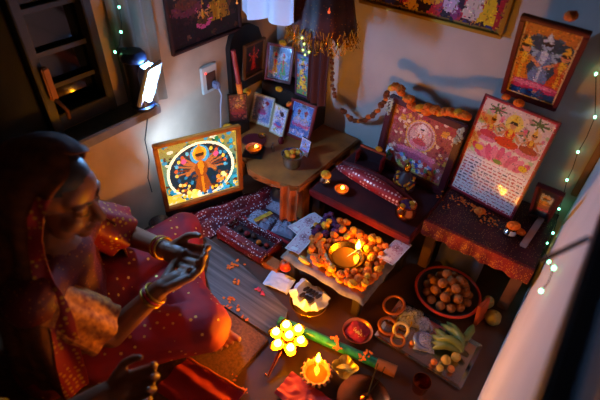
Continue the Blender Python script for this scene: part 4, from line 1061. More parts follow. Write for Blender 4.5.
for k in range(8):
    a = math.radians(-200 + 17 * k)      # fan
    tipa, tipb = [(431, 342), (431, 335), (435, 329), (441, 324), (447, 322), (432, 349), (438, 341), (449, 330)][k], root_px
    A = pz(tipb[0] - (k % 3), tipb[1] + k * .6, .030); Bp = pz(tipa[0], tipa[1], .018 + .012 * (k > 5))
    bm = B(); n = 12; d = Bp - A
    side = Vector((d.y, -d.x, 0)).normalized()
    pth = [A + d * (s / n) + Vector((0, 0, .016 * math.sin(PI * s / n) + (.012 if k > 5 else 0))) + side * (.010 * math.sin(PI * s / n) * (1 if k > 2 else -1)) for s in range(n + 1)]
    rad = [.0045, .006, .009, .0118, .0128, .013, .013, .013, .0125, .0115, .0095, .006, .003]
    bm_tube(bm, [q - Vector((p.x, p.y, Tz)) for q in pth], rad, 10)
    for v in bm.verts: v.co.z = max(v.co.z, .001)
    b = obj('banana', bm, M_bang, t)
bm = B(); a = pz(462, 352, .03) - Vector((p.x, p.y, Tz)); b = pz(468, 356, .034) - Vector((p.x, p.y, Tz)); bm_tube(bm, [a, a.lerp(b, .5), b], [.010, .010, .007], 10); obj('stalk', bm, M_tip, t)
bm = B(); A, Bp = pz(461, 341, .022), pz(473, 325, .026); bm_tube(bm, [A, A.lerp(Bp, .25) + Vector((.006, 0, .004)), A.lerp(Bp, .7) + Vector((.006, 0, .004)), Bp], [.004, .013, .013, .004], 10); o = obj('banana', bm, M_bang); tag(o, 'single greenish banana at the right corner of the steel tray', 'banana')
for k, (px, py, r, lb) in enumerate(((446, 360, .0165, 'round yellow fruit nearest the banana stalk'), (456, 357, .016, 'round yellow fruit at the right of the banana stalk'), (440, 368, .012, 'small yellow fruit at the near rim of the steel tray'), (451, 369, .012, 'small orange fruit at the near corner of the steel tray'), (434, 362, .011, 'small orange fruit left of the round yellow fruits'), (412, 343, .009, 'tiny orange fruit at the middle of the tray front'))):
    q = pz(px, py, Tz + r); bm = B(); bm_lathe(bm, [(0, -r), (r * .6, -r * .82), (r, -.1 * r), (r * .85, r * .5), (r * .3, r * .92), (0, r * .86)], 18); bm_tube(bm, [(0, 0, r * .86), (0, 0, r * 1.08)], r * .12, 6)
    o = obj('fruit', bm, M_bany if k < 3 else mat('orange_fruit', 'd07020', .45)); o.location = q; o.rotation_euler = (rn.uniform(-.4, .4), rn.uniform(-.4, .4), 0); tag(o, lb, 'fruit')
def ring(name, label, px, py, z, R, r, m, tilt=(0, 0), cat='bangle'):
    q = pz(px, py, z); bm = B(); bm_tube(bm, [(R * math.cos(2 * PI * k / 28), R * math.sin(2 * PI * k / 28), 0) for k in range(28)], r, 8, closed=True)
    o = obj(name, bm, m); o.location = q; o.rotation_euler = (tilt[0], tilt[1], 0); return tag(o, label, cat)
M_pinkb = mat('bangle_rust', 'a85a34', .3, metal=.3); M_cream = mat('bangle_cream', 'e0c890', .3, metal=.3)
for k in range(3): ring('bangle', 'rust brown bangle in the stack at the left back of the steel tray', 394, 306, Tz + .012 + .009 * k, .036, .0046, M_pinkb, (.25, -.2)).update if False else None
BL = ['topmost rust brown bangle of the tilted stack beside the laddu bowl', 'second rust brown bangle of the tilted stack beside the laddu bowl', 'lowest rust brown bangle of the tilted stack beside the laddu bowl']
for k in range(3): ring('bangle', BL[2 - k], 394, 305, Tz + .017 + .010 * k, .036, .005, M_pinkb, (.25, -.2))
ring('bangle', 'cream bangle standing out in the middle of the tray front', 401, 330, Tz + .021, .024, .0055, M_cream, (.7, .5))
ring('bangle', 'thin gold bangle overlapping the cream bangle on the tray', 404, 322, Tz + .012, .026, .003, M_gold, (.3, -.2))
ring('bangle', 'brown bangle at the left corner of the steel tray', 388, 326, Tz + .010, .030, .006, M_pinkb, (.1, .1))
ring('bangle', 'dull orange bangle below the cream bangle on the tray', 398, 340, Tz + .008, .022, .004, mat('bangle_orange', 'b8641c', .35, metal=.3), (.12, 0))
t = thing('wrapped_ring', 'clear wrapped silvery crescent pack left of the bananas', 'packet', pz(424, 343, Tz), .4)
bm = B(); bm_tube(bm, [(.030 * math.cos(a), .030 * math.sin(a), .012) for a in [k * .2 - 2.2 + PI for k in range(23)]], [.003 + .009 * math.sin(PI * k / 22) for k in range(23)], 10); obj('crescent', bm, mat('silver_wrap', '8890b8', .22, metal=.6), t)
bm = B(); bm_grid(bm, 20, 20, lambda u, v: ((u - .5) * .07, (v - .5) * .07, .003 + .024 * (math.sin(PI * u) * math.sin(PI * v)) ** .5 + .004 * noise.noise(Vector((u * 14, v * 14, 3))))); obj('wrapper', bm, M_poly, t, smooth=False)
p = pz(411, 316, .02); packet('purple glinting packet behind the cream bangle on the tray', (p.x, p.y, Tz + .001), .085, .075, .030, 12, mat('violet_stuff', '4a3c78', .4, h2='28204c', scale=60), .3)
p = pz(421, 326, .02); packet('dark bluish packet between the purple packet and the bananas', (p.x + .006, p.y + .012, Tz + .001), .055, .06, .028, 17, mat('ink_stuff', '303058', .4, h2='6a6a90', scale=70), .9)
# laddu bowl
lc = pz(437, 304, .0); lc = Vector((-.145, 1.135, 0))
lc = Vector((-.150, 1.178, 0))
LR = .116
t = vessel('laddu_bowl', 'wide dark bowl with a bright red rim full of round sweets', (lc.x, lc.y, 0), [(0, 0), (.060, 0), (.086, .010), (LR, .036), (LR - .004, .036), (.082, .013), (0, .008)], mat('dull_metal_bowl', '584c48', .4, metal=.5), cat='bowl')
bm = B(); bm_tube(bm, [((LR - .001) * math.cos(2 * PI * k / 40), (LR - .001) * math.sin(2 * PI * k / 40), .036) for k in range(40)], .0055, 8, closed=True); obj('rim', bm, mat('rim_red', 'd03a18', .45), t)
M_lad = mat('gram_sweet', 'a05e26', .85, h2='82481a', scale=90, bump=.5)
def laddu_mesh():
    bm = B(); bmesh.ops.create_icosphere(bm, subdivisions=3, radius=.0172)
    for v in bm.verts: v.co *= 1 + .05 * noise.noise(v.co * 160) + .03 * noise.noise(v.co * 420)
    me = bpy.data.meshes.new('laddu'); bm.to_mesh(me); bm.free(); me.materials.append(M_lad)
    for q in me.polygons: q.use_smooth = True
    return me
LM = laddu_mesh(); rn = random.Random(21)
lay = [(5, 0, .0), (11, .044, .006)]
spots = [(0, 0, .0325)]
for n_, R_, z_ in ((6, .038, .0325), (13, .075, .0335), (3, .021, .062), (8, .056, .063), (1, .0, .092), (4, .034, .091)):
    for k in range(n_): spots.append((R_ * math.cos(k * 2 * PI / n_ + n_), R_ * math.sin(k * 2 * PI / n_ + n_), z_))
spots = spots[:1] + spots[1:]
for (x, y, z) in spots:
    o = bpy.data.objects.new('laddu', LM); COL.objects.link(o); o.location = (lc.x + x + rn.uniform(-.002, .002), lc.y + y + rn.uniform(-.002, .002), z); o.rotation_euler = (rn.uniform(0, 6), rn.uniform(0, 6), 0)
    tag(o, 'round golden brown laddu heaped in the red rimmed bowl', 'sweet', 'laddus in the red rimmed bowl')
# packet, fruit, cloth around the bowl
p = pz(470, 292, .055); t = thing('orange_carton', 'flat orange red carton standing against the laddu bowl', 'carton', (-.018, 1.155, 0), 1.35)
bm = B(); bm_box(bm, (0, 0, .050), (.062, .012, .098), Matrix.Rotation(-.12, 3, 'X'), .002); obj('carton', bm, mat('orange_card', 'b0461c', .5, var=.2), t)
p = pz(483, 303, .03); o = None
bm = B(); bm_lathe(bm, [(0, -.028), (.018, -.024), (.028, -.006), (.025, .014), (.012, .028), (0, .03)], 20); bm_tube(bm, [(0, 0, .029), (.002, 0, .036)], .002, 6); o = obj('mango', bm, mat('dull_yellow_fruit', 'a08838', .5, h2='807030', scale=20)); o.location = (.022, 1.175, .029); tag(o, 'dull yellow mango behind the orange carton', 'fruit')
p = pz(474, 280, .05); bm = B(); bm_lathe(bm, [(0, -.022), (.016, -.018), (.022, 0), (.016, .018), (0, .022)], 18); bm_tube(bm, [(0, 0, .021), (0, .001, .027)], .0018, 6); o = obj('guava', bm, mat('pale_fruit', 'b09858', .5)); o.location = (-.015, 1.235, .0225); tag(o, 'pale round fruit at the back right of the laddu bowl', 'fruit')
t = thing('grey_cloth', 'grey cloth hanging behind the laddu bowl under the red table', 'cloth', (0, 0, 0))
bm = B(); bm_grid(bm, 24, 14, lambda u, v: (-.255 + .17 * u, 1.315 + .02 * v + .008 * math.sin(u * 12), .004 + .15 * v * (1 - .35 * abs(u - .4)) + .006 * math.sin(u * 17)), .002); obj('cloth', bm, mat('grey_cotton', '585050', .85, sheen=.3), t)

# ------------------------------------------------------------------ petals on the floor
petals('marigold_petals', 'loose orange petals scattered on the grey plastic sheet', [(231, 266, 12), (237, 265, 8), (236, 283, 8), (231, 298, 5), (239, 308, 5), (243, 317, 4), (228, 307, 4)], .0155, M_orange, .012, .006, 6)
petals('marigold_petals', 'loose orange petals along the green rolled mat', [(335, 340, 10), (338, 348, 8), (366, 354, 10), (362, 358, 6)], .034, M_orange, .012, .006, 9)
petals('pink_petals', 'pink petals on the dark floor beside the white napkin', [(258, 290, 4), (262, 294, 3)], .016, mat('pink_petal', 'c03a58', .7), .014, .004, 10)
petals('marigold_petals', 'loose petals on the mat by the woman foot', [(247, 391, 4), (232, 377, 3), (225, 300, 4)], .0125, M_orange, .009, .01, 12)

# ------------------------------------------------------------------ canopy hanging in the corner
cc = pyy(324, 6, 1.36)
t = thing('canopy', 'dark red tinsel fringed canopy hanging in the corner above the shelf', 'canopy', cc)
M_can = mat_dots('canopy_cloth', '4c1012', 'a05c20', scale=90, thr=.16, h2='280608')
def can(u, v):
    a = 2 * PI * u; R = .03 + .095 * v ** .6; sc = .016 * abs(math.sin(3 * a)) * v
    return (R * math.cos(a) * 1.05, R * math.sin(a) * .85, .14 - .21 * v ** 1.4 - sc + .012 * math.sin(a * 14) * v + .01 * noise.noise(Vector((math.cos(a) * 3, math.sin(a) * 3, v * 4))))
bm = B(); bm_grid(bm, 97, 16, can, .002); obj('canopy_cloth', bm, M_can, t)
M_tin = mat('gold_tinsel', 'c89838', .25, metal=.9); rn = random.Random(4)
bm = B()
for k in range(330):
    a = rn.uniform(0, 2 * PI); R = .128 + rn.uniform(-.006, .004); L = rn.uniform(.025, .06)
    x, y = R * math.cos(a), R * .85 * math.sin(a); z0 = -.075 + rn.uniform(-.01, .03); bm_tube(bm, [(x, y, z0), (x + rn.uniform(-.01, .01), y + rn.uniform(-.01, .01), z0 - L * .5), (x + rn.uniform(-.02, .02), y + rn.uniform(-.02, .02), z0 - L)], .0012, 4)
    if k % 3 == 0: bm_sphere(bm, (x, y, z0 - L * .9), .0036, 6, 5)
o = obj('tinsel_fringe', bm, M_tin, t); tag(o, kind='stuff')
bm = B(); bm_tube(bm, [(0, 0, .12), (0, .02, .5)], .003, 6); obj('cord', bm, mat('thread', '6a3418'), t)
garland('hanging_string', 'dim string of marigolds hanging straight down below the canopy', [pyy(331, 46, 1.46), pyy(332, 70, 1.46), pyy(334, 97, 1.46)], lambda k: 4, .009, n=12)
t = thing('white_valance', 'white scalloped cloth beside the canopy lit by the cold lamp', 'cloth', (0, 0, 0))
v0, v1 = pyy(240, 8, 1.25), pyy(297, 22, 1.25)
def val(u, v):
    s = v0.lerp(v1, u); h = .14 - .0 * u
    return (s.x + .012 * math.sin(u * 18) * (1 - v * .4), s.y + .014 * math.cos(u * 15), s.z - .012 + h * (1 - v) - .020 * abs(math.sin(u * PI * 2.0)) * v + .01 * u)
bm = B(); bm_grid(bm, 60, 14, val, .0018); obj('cloth', bm, mat('white_satin', 'd8dcf0', .5, sheen=.4), t)
# sparkly trimmings of the canopy: bells and baubles
for k, (px, py, lb, m) in enumerate(((329, 12, 'small red glass bauble on the canopy', mat_emit('bauble_red', (1, .12, .03), 1.2)), (237, 3, 'small amber bauble near the white valance', mat_emit('bauble_amber', (1, .3, .05), .8)))):
    q = pyy(px, py, 1.19) if k == 0 else pyy(px, py, 1.32); bm = B(); bm_sphere(bm, (0, 0, 0), .0042, 10, 8); bm_tube(bm, [(0, 0, .004), (0, 0, .012)], .001, 5); o = obj('hanging_bauble', bm, m); o.location = q; tag(o, lb, 'bauble')
q = [pyy(*z, 1.2) for z in ((302, 38), (304, 44), (303, 50), (305, 55), (309, 52))]
t = thing('green_fairy_lights', 'cluster of small yellow green lights at the canopy edge', 'lights', q[0])
bm = B(); bm_tube(bm, [v - q[0] for v in q], .001, 5); obj('wire', bm, M_black, t)
for v in q:
    bm = B(); bm_sphere(bm, (0, 0, 0), .0034, 10, 8); o = obj('bulb', bm, mat_emit('lime_led', (.5, .8, .12), 5), t); o.location = v - q[0]

# ------------------------------------------------------------------ string lights
M_led = mat_emit('green_led', (.22, 1.0, .50), 9)
def lights(label, pts, r=.0042):
    t = thing('string_lights', label, 'string lights', pts[0]); o0 = Vector(pts[0])
    pl_ = []
    for i, (a, b) in enumerate(zip(pts, pts[1:])):
        pl_ += [a, a.lerp(b, .5) + Vector((.004, 0, -.008))]
    pl_.append(pts[-1])
    bm = B(); bm_tube(bm, [Vector(v) - o0 for v in pl_], .0013, 6); obj('wire', bm, mat('green_wire', '142018', .5), t)
    for v in pts[1:-1] + [pts[-1]]:
        bm = B(); bm_sphere(bm, (0, 0, 0), (r, r, r * 1.3), 10, 8); o = obj('bulb', bm, M_led, t); o.location = Vector(v) - o0
    return t
S = [pyy(603, 66, 1.575), pyy(596, 74, 1.575), pyy(595, 117, 1.575), pyy(578, 152, 1.575), pyy(567, 180, 1.575), pyy(559, 209, 1.57)]
S += [pxx(553, 233, XR - .015), pxx(547, 243, XR - .014), pxx(540, 238, XR - .03), pxx(549, 262, XR - .012), pxx(554, 268, XR - .012), pxx(541, 291, XR - .012)]
lights('green string lights hanging down the right corner over the white wall', S)
lights('green string lights hanging on the curtain beside the left window', [pxx(116, 0, XL + .045), pxx(119, 7, XL + .045), pxx(121, 32, XL + .045), pxx(115, 52, XL + .045)], .0035)
# narrow dark drape hanging from the canopy down behind the shelf pictures
t = thing('hanging_drape', 'narrow dark red drape hanging from the canopy at the right of the corner pictures', 'drape', (0, 0, 0))
bm = B(); bm_grid(bm, 24, 20, lambda u, v: (-1.0 + .092 * u, 1.435 + .010 * math.sin(u * 15), .86 - .45 * v), .002); obj('cloth', bm, mat('wine_drape', '3c0e12', .85), t)
# ------------------------------------------------------------------ people
def cap_shape(bm, a, b, ra, rb, seg=14):
    a, b = Vector(a), Vector(b); d = b - a
    n = 5; pts = [a]; rad = [ra]
    pth, rr = [], []
    ax = d.normalized()
    for k in range(n): th = PI / 2 * (1 - k / n); pth.append(a - ax * ra * math.sin(th)); rr.append(max(.0006, ra * math.cos(th)))
    for k in range(5): s = k / 4; pth.append(a + d * s); rr.append(ra + (rb - ra) * s)
    for k in range(1, n + 1): th = PI / 2 * k / n; pth.append(b + ax * rb * math.sin(th)); rr.append(max(.0006, rb * math.cos(th)))
    bm_tube(bm, pth, rr, seg)
def remeshed(name, bm, voxel, m, parent, smooth=2):
    bmesh.ops.recalc_face_normals(bm, faces=bm.faces[:])
    me = bpy.data.meshes.new('tmp'); bm.to_mesh(me); bm.free()
    o = bpy.data.objects.new('tmp', me); COL.objects.link(o)
    md = o.modifiers.new('r', 'REMESH'); md.mode = 'VOXEL'; md.voxel_size = voxel; md.adaptivity = 0
    if smooth: sm = o.modifiers.new('s', 'SMOOTH'); sm.iterations = smooth; sm.factor = .5
    dg = bpy.context.evaluated_depsgraph_get(); nm = bpy.data.meshes.new_from_object(o.evaluated_get(dg))
    bpy.data.objects.remove(o); bpy.data.meshes.remove(me)
    nm.name = name; nm.materials.clear(); nm.materials.append(m)
    for p in nm.polygons: p.use_smooth = True
    r = bpy.data.objects.new(name, nm); COL.objects.link(r); r.parent = parent
    return r
def hand_into(bm, wrist, fwd, up, thumb, curl=.35, sc=1.0):
    """palm, four unequal bent fingers, thumb leaving the palm's side"""
    w = Vector(wrist); f = Vector(fwd).normalized(); u = Vector(up); u = (u - f * u.dot(f)).normalized(); s = Vector(thumb); s = (s - f * s.dot(f) - u * s.dot(u)).normalized()
    sc = 1.08; q = lambda x, y, z: w + (f * x + s * y + u * z) * sc
    for i, (y, L) in enumerate(((.031, .072), (.0105, .078), (-.0105, .073), (-.031, .060))):
        k = .085 - .004 * abs(i - 1)
        kn = q(k, y, -.004)
        cap_shape(bm, q(.012, y * .62, 0), kn, .0125 * sc, .0105 * sc)
        c = curl * (1 + .12 * i); p = kn; ang = c * .5
        for L_, r0, r1 in ((.46, .0098, .0092), (.30, .0092, .0085), (.24, .0085, .0072)):
            d = f * math.cos(ang) + u * math.sin(ang) + s * (.05 * (1.5 - i))
            n = p + d * (L * L_ * sc); cap_shape(bm, p, n, r0 * sc, r1 * sc, 12); p = n; ang += c
    cap_shape(bm, q(.0, 0, 0), q(.04, 0, -.003), .021 * sc, .024 * sc)
    a = q(.022, .026, .004); b = q(.052, .052, .014); c_ = q(.080, .058, .022); d = q(.102, .056, .030)
    cap_shape(bm, q(.012, .012, 0), a, .017 * sc, .0145 * sc); cap_shape(bm, a, b, .0135 * sc, .0105 * sc); cap_shape(bm, b, c_, .0103 * sc, .0092 * sc); cap_shape(bm, c_, d, .0092 * sc, .0074 * sc)
def foot_into(bm, heel, fwd, up):
    f = Vector(fwd).normalized(); u = Vector(up); u = (u - f * u.dot(f)).normalized(); s = f.cross(u); h = Vector(heel)
    q = lambda x, y, z: h + f * x + s * y + u * z
    cap_shape(bm, q(.02, 0, .030), q(.13, .0, .022), .030, .026); cap_shape(bm, q(.06, -.012, .03), q(.155, -.02, .016), .024, .019); cap_shape(bm, q(.06, .014, .028), q(.145, .022, .014), .022, .016)
    for i, (y, L, r) in enumerate(((-.034, .046, .0125), (-.013, .040, .0092), (.004, .036, .0088), (.020, .031, .0082), (.034, .025, .0078))):
        a = q(.155 - .006 * i, y, .014); cap_shape(bm, a, a + f * L + u * -.002, r, r * .85, 10)
def head_into(bm, c, F, U, Lf):
    q = lambda x, y, z: Vector(c) + Lf * x + F * y + U * z
    R3 = Matrix((Lf, F, U)).transposed()
    E_ = lambda x, y, z, rx, ry, rz: bm_sphere(bm, q(x, y, z), (rx, ry, rz), 24, 16, R3)
    E_(0, -.012, .035, .074, .092, .085); E_(0, .030, -.040, .060, .060, .078); E_(0, .050, .035, .058, .040, .052)
    E_(0, .070, -.098, .024, .022, .018)
    for s in (-1, 1):
        E_(.036 * s, .058, -.034, .030, .028, .028); E_(.030 * s, .074, .022, .030, .016, .010); E_(.031 * s, .072, .000, .0165, .016, .0145)
        E_(.075 * s, -.008, -.018, .010, .022, .031); E_(.040 * s, .035, -.07, .024, .03, .03); E_(.010 * s, .098, -.041, .0095, .010, .008)
    cap_shape(bm, q(0, .086, .006), q(0, .110, -.034), .0085, .0125); E_(0, .104, -.044, .011, .012, .008)
    E_(0, .089, -.066, .023, .012, .0065); E_(0, .087, -.077, .019, .012, .0075)
    return q
def make_person(label, J, skin, blouse_m, skirt_m, veil, voxel=.0038):
    F = Vector(J['F']).normalized(); U0 = Vector((0, 0, 1)); Lf = U0.cross(F).normalized()
    root = thing('person', label, 'person', (J['pelvis'][0], J['pelvis'][1], .0145))
    off = -Vector(root.location)
    V = {k: Vector(v) + off for k, v in J.items() if k not in ('F', 'headF', 'curl')}
    HF = Vector(J.get('headF', F)).normalized(); HL = U0.cross(HF).normalized(); HU = HF.cross(HL).normalized()
    # body
    bm = B()
    q = head_into(bm, V['head'], HF, HU, HL)
    cap_shape(bm, V['head'] - HU * .06 - HF * .015, V['neck'] + Vector((0, 0, -.02)), .050, .056)
    cap_shape(bm, V['neck'] - Vector((0, 0, .04)), V['chest'], .085, .115); cap_shape(bm, V['chest'], V['pelvis'], .118, .125)
    cap_shape(bm, V['chest'] + Lf * .06, V['pelvis'] + Lf * .06, .095, .11); cap_shape(bm, V['chest'] - Lf * .06, V['pelvis'] - Lf * .06, .095, .11)
    cap_shape(bm, V['shR'], V['shL'], .058, .058)
    for s in 'RL':
        cap_shape(bm, V['sh' + s], V['el' + s], .050, .039); cap_shape(bm, V['el' + s], V['wr' + s], .038, .026)
        hand_into(bm, V['wr' + s], J['hf' + s], J['hu' + s], J['ht' + s], J.get('curl', (.35,))[0] if isinstance(J.get('curl'), tuple) else .35)
        cap_shape(bm, V['hip' + s], V['kn' + s], .090, .064); cap_shape(bm, V['kn' + s], V['an' + s], .060, .036)
        foot_into(bm, V['an' + s] + Vector((0, 0, -.028)) - Vector(J['ff' + s]).normalized() * .02, J['ff' + s], J['fu' + s])
    remeshed('body', bm, voxel, skin, root)
    # blouse
    bm = B(); e = .013
    cap_shape(bm, V['neck'] - Vector((0, 0, .055)), V['chest'], .080 + e, .115 + e); cap_shape(bm, V['chest'], V['pelvis'] + Vector((0, 0, .03)), .118 + e, .125 + e)
    for s in (-1, 1): cap_shape(bm, V['chest'] + Lf * .06 * s, V['pelvis'] + Lf * .06 * s + Vector((0, 0, .03)), .095 + e, .11 + e)
    cap_shape(bm, V['shR'], V['shL'], .060 + e, .060 + e)
    remeshed('blouse', bm, .006, blouse_m, root, 4)
    for s in 'RL':
        a, b = V['sh' + s], V['el' + s]; d = b - a; ax = d.normalized(); w_ = ax.cross(U0).normalized(); w2 = ax.cross(w_)
        bm = B()
        def slv(u, v):
            an = 2 * PI * u; R = .062 + .018 * v + .007 * v * math.sin(an * 7 + 1) + .004 * noise.noise(Vector((math.cos(an) * 2, math.sin(an) * 2, v * 4)))
            return a + d * (-.08 + .86 * v) + (w_ * math.cos(an) + w2 * math.sin(an)) * R
        bm_grid(bm, 73, 18, slv, .003); obj('sleeve', bm, (J_mats['sleeve'] if s == 'R' else J_mats['border']) if veil else blouse_m, root)
        if veil:
            bm = B(); bm_grid(bm, 73, 4, lambda u, v: slv(u, .02 + .14 * v) + (w_ * math.cos(2 * PI * u) + w2 * math.sin(2 * PI * u)) * .004, .002); obj('sleeve_band', bm, J_mats['band'], root)
    # skirt
    bm = B(); e = .016
    for s in 'RL':
        cap_shape(bm, V['hip' + s], V['kn' + s], .092 + e, .062 + e); cap_shape(bm, V['kn' + s], V['kn' + s].lerp(V['an' + s], .72), .062 + e, .046 + e)
    mid = (V['knR'] + V['knL'] + V['pelvis']) / 3
    bm_sphere(bm, (mid.x - .03, mid.y - .03, .055), (.17, .17, .05), 28, 16); cap_shape(bm, V['hipR'], V['hipL'], .105 + e, .105 + e)
    for s in 'RL': cap_shape(bm, (V['kn' + s].x, V['kn' + s].y, .045), ((V['kn' + s].x + mid.x) / 2, (V['kn' + s].y + mid.y) / 2, .05), .055, .045)
    for v in bm.verts:
        nn = noise.noise(v.co * 9) * .016 + noise.noise(Vector((v.co.x * 26, v.co.y * 26, v.co.z * 4))) * .014
        v.co += (v.co - Vector((mid.x, mid.y, v.co.z))).normalized() * nn
        v.co.z = max(v.co.z, .002)
    remeshed('skirt', bm, .006, skirt_m, root, 5)
    # hair, brows, lips
    R3 = Matrix((HL, HF, HU)).transposed(); bm = B()
    vs = bm_sphere(bm, (0, -.014, .036), (.080, .098, .090), 36, 24)
    bm_sphere(bm, (0, -.105, -.02), (.045, .035, .045), 20, 14)
    dl = [v for v in bm.verts if (v.co.y > .018 and v.co.z < .072 - .25 * abs(v.co.x)) or (v.co.y > -.03 and v.co.z < -.01) or v.co.z < -.075]
    bmesh.ops.delete(bm, geom=dl, context='VERTS')
    bmesh.ops.transform(bm, matrix=Matrix.Translation(V['head']) @ R3.to_4x4(), verts=bm.verts[:])
    obj('hair', bm, mat('black_hair', '0c0908', .45), root)
    for s in (-1, 1):
        bm = B(); bm_tube(bm, [q(.012 * s, .092, .018), q(.028 * s, .089, .025), q(.046 * s, .074, .020)], [.0022, .0032, .0014], 8); obj('eyebrow', bm, mat('black_hair', '0c0908'), root)
        bm = B(); bm_tube(bm, [q(.017 * s, .0875, -.005), q(.031 * s, .090, -.0085), q(.045 * s, .080, -.004)], [.0010, .0018, .0010], 8); obj('eyelash', bm, mat('black_hair', '0c0908'), root)
    bm = B(); bm_sphere(bm, q(0, .0905, -.0665), (.019, .011, .0052), 16, 10, R3); bm_sphere(bm, q(0, .0885, -.0765), (.016, .0115, .006), 16, 10, R3); obj('lips', bm, mat('lip_brown', '7a3428', .4), root)
    for s, n in (('R', 3), ('L', 3)):
        d = (V['el' + s] - V['wr' + s]).normalized(); w_ = d.cross(U0).normalized(); w2 = d.cross(w_)
        for k in range(n if veil else 0):
            c = V['wr' + s] + d * (.022 + .011 * k); bm = B(); bm_tube(bm, [c + (w_ * math.cos(2 * PI * j / 28) + w2 * math.sin(2 * PI * j / 28)) * .033 for j in range(28)], .0036, 8, closed=True); obj('bangle', bm, M_gold if k != 1 else mat('bangle_red', 'a81820', .3), root)
    if veil:
        kn = [(0, .137, .0, .0), (.05, .134, .035, .035), (.12, .120, .072, .078), (.2, .088, .098, .112), (.35, .02, .106, .124), (.5, -.06, .106, .122), (.6, -.125, .115, .112), (.70, -.185, .17, .125), (.80, -.26, .215, .145), (.9, -.36, .235, .165), (1.0, -.50, .245, .180)]
        tm = [(0, PI), (.06, PI), (.10, 2.7), (.16, 2.3), (.24, 2.05), (.35, 1.92), (.5, 1.86), (.6, 1.95), (.7, 2.2), (.8, 2.25), (1, 2.05)]
        it = lambda tb, v, i: next(a[i] + (b[i] - a[i]) * (v - a[0]) / (b[0] - a[0]) for a, b in zip(tb, tb[1:]) if v <= b[0] + 1e-9)
        def vl(u, v, o=0.0):
            th = (2 * u - 1) * it(tm, v, 1); h, rl, rf = it(kn, v, 1), it(kn, v, 2), it(kn, v, 3)
            fold = (.010 * math.sin(th * 9 + v * 5) + .005 * math.sin(th * 17)) * max(0, v - .35) * 1.6 + .004 * noise.noise(Vector((u * 6, v * 7, 2))) + (.0045 * math.sin(u * 34 + 5 * v + 3 * noise.noise(Vector((u * 4, v * 4, 0)))) if .15 < v < .65 else 0)
            k = min(1, max(0, (v - .5) / .25))
            if math.cos(th) < 0 and v < .5: rf = rf + (min(rf, .088) - rf) * min(1, -math.cos(th) * 1.6)
            c = V['head'].lerp(Vector((V['neck'].x, V['neck'].y, V['head'].z)), k)
            f_ = HF.lerp(F, k).normalized(); l_ = HL.lerp(Lf, k).normalized(); u_ = HU.lerp(U0, k).normalized()
            return c - f_ * ((rf + fold + o) * math.cos(th) + .012 * (1 - k)) + l_ * ((rl + fold + o) * math.sin(th)) + u_ * h
        bm = B(); bm_grid(bm, 90, 60, vl, .0025); obj('head_scarf', bm, J_mats['veil'], root)
        bm = B()
        for u0, u1 in ((.0, .075), (.925, 1.0)): bm_grid(bm, 8, 50, lambda u, v: vl(u0 + (u1 - u0) * u, .22 + .78 * v, .004), .002)
        obj('scarf_border', bm, J_mats['border'], root)
    return root
J_mats = dict(veil=mat('amber_gauze', '743a0e', .9, h2='481e04', scale=30), border=mat_dots('border_brocade', '8c1420', 'c89420', scale=60, thr=.30, metal=.4, rnd=.3),
              sleeve=mat('ochre_brocade', 'e08c30', .7, h2='8c3c12', scale=60), band=mat_dots('band_red', '7c1018', 'c88838', scale=120, thr=.25))
M_skin = mat('brown_skin', '8a5438', .5, spec=.45, var=.10, scale=40)
Hc = pt(55, 193, 1.21)
F = Vector((.80, .60, 0))
neck = Vector((Hc.x - .05, Hc.y - .035, Hc.z - .165))
wR, wL = pz(161, 288, .34), pz(168, 250, .34)
hp = pz(210, 258, .37)
J = dict(F=F, headF=(.83, .52, -.30), head=Hc, neck=neck, chest=neck + Vector((-.04, -.03, -.16)), pelvis=(neck.x - .05, neck.y - .05, .135),
         shR=neck + Vector((.085, -.115, -.055)), shL=neck + Vector((-.095, .115, -.055)),
         elR=pz(112, 334, .21), wrR=wR, elL=(-1.07, .52, .27), wrL=wL,
         hfR=hp - wR, huR=(-.30, .30, .85), htR=(-.62, -.30, .5), hfL=hp - wL + Vector((0, -.02, 0)), huL=(.25, -.35, .9), htL=(-.5, .6, .5),
         hipR=(neck.x + .03, neck.y - .12, .115), hipL=(neck.x - .08, neck.y + .08, .115), knR=pz(206, 326, .115), knL=pz(182, 232, .095),
         anR=(-1.0, .60, .05), anL=(-.795, .512, .045), ffR=(-.9, .4, 0), fuR=(0, .3, 1), ffL=(.9, .10, -.02), fuL=(-.1, -.35, 1))
for k in ('elL', 'pelvis', 'hipR', 'hipL', 'anL'): J[k] = Vector(J[k])
print('PIC head', Hc, 'knR', J['knR'], 'knL', J['knL'], 'elR', J['elR'], 'wr', wR, wL, 'shR', J['shR'])
make_person('seated woman in an amber head scarf and red dotted skirt holding out cupped hands', J, M_skin, mat_dots('blouse_cloth', '5c1216', 'a86028', scale=80, thr=.2), mat_dots('skirt_cloth', 'a01018', 'e0b048', scale=34, thr=.16, metal=.3, h2='7a0a20', rnd=.5, rough=.75), True)
p = pz(200, 392, .013)
t = thing('sari_end', 'red cloth end with a bright edge on the mat below the knee of the woman', 'cloth', (p.x, p.y, .013))
bm = B(); bm_grid(bm, 34, 18, lambda u, v: ((u - .5) * .22, (v - .5) * .13 + .03 * (u - .5), .004 + .018 * (.5 + .5 * math.sin(v * 12 + 2 * u)) * math.sin(PI * v) ** .5 + .004 * noise.noise(Vector((u * 6, v * 6, 1)))), .003); obj('cloth', bm, mat('sari_red', '9c1014', .8), t)
bm = B(); bm_tube(bm, [(-.11 + .22 * k / 20, .066 + .03 * (k / 20 - .5), .010 + .003 * math.sin(k)) for k in range(21)], .0045, 8); obj('edging', bm, mat('orange_edging', 'c8581c', .6), t)
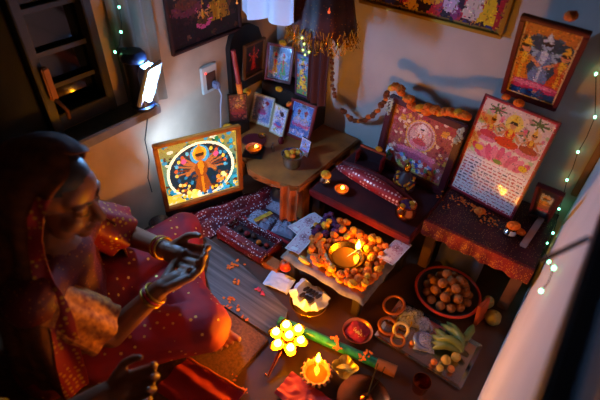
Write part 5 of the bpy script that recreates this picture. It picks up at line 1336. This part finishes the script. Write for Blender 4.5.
# second person, sitting mostly outside the frame
h2 = pz(150, 388, .30); w2_ = Vector((h2.x - .085, h2.y - .060, .275))
n2 = Vector((-.70, -.27, .50))
J2 = dict(F=(.70, .70, 0), headF=(.7, .7, -.2), head=n2 + Vector((.03, .03, .16)), neck=n2, chest=n2 + Vector((-.03, -.03, -.16)), pelvis=n2 + Vector((-.07, -.07, -.365)),
          shR=n2 + Vector((.105, -.105, -.055)), shL=n2 + Vector((-.105, .105, -.055)), elR=(-.50, -.20, .22), wrR=Vector((-.48, -.02, .22)), elL=(-.735, -.03, .24), wrL=w2_,
          hfR=(.6, .75, .25), huR=(-.4, .3, .85), htR=(-.6, .0, .6), hfL=(.66, .50, .30), huL=(.15, -.5, .85), htL=(-.5, .7, .3),
          hipR=n2 + Vector((.03, -.12, -.385)), hipL=n2 + Vector((-.12, .03, -.385)), knR=(-.34, -.12, .11), knL=(-.66, .09, .10), anR=(-.62, -.01, .05), anL=(-.42, -.08, .05), ffR=(-.6, .6, 0), fuR=(0, 0, 1), ffL=(.8, .3, 0), fuL=(0, 0, 1), curl=(.5,))
for k in J2:
    if k not in ('F', 'headF', 'curl'): J2[k] = Vector(J2[k])
make_person('person mostly outside the frame holding a cupped hand up at the lower left edge', J2, M_skin, mat('grey_blue_shirt', '4a5468', .8, sheen=.3), mat('dark_trousers', '16161c', .85), False, .0045)
for q in PICINFO: print('PIC', *q)
cam = bpy.data.cameras.new('camera'); co = bpy.data.objects.new('camera', cam); COL.objects.link(co)
cam.sensor_width = 36; cam.lens = FPX * 36 / 600; cam.clip_start = .02
R = Matrix([list(map(float, r)) for r in RW])
co.matrix_world = Matrix.Translation((0, 0, CAM_H)) @ R.to_4x4()
cam.dof.use_dof = True; cam.dof.focus_distance = 1.7; cam.dof.aperture_fstop = 1.8
SC.camera = co
w = bpy.data.worlds.new('night'); SC.world = w; w.use_nodes = True
w.node_tree.nodes['Background'].inputs[0].default_value = (.75, .7, 1, 1); w.node_tree.nodes['Background'].inputs[1].default_value = .0012
SC.view_settings.view_transform = 'Standard'; SC.view_settings.look = 'None'; SC.view_settings.exposure = -.12; SC.view_settings.gamma = 1
SC.cycles.use_denoising = True
SC.cycles.max_bounces = 6
SC.cycles.sample_clamp_indirect = 4
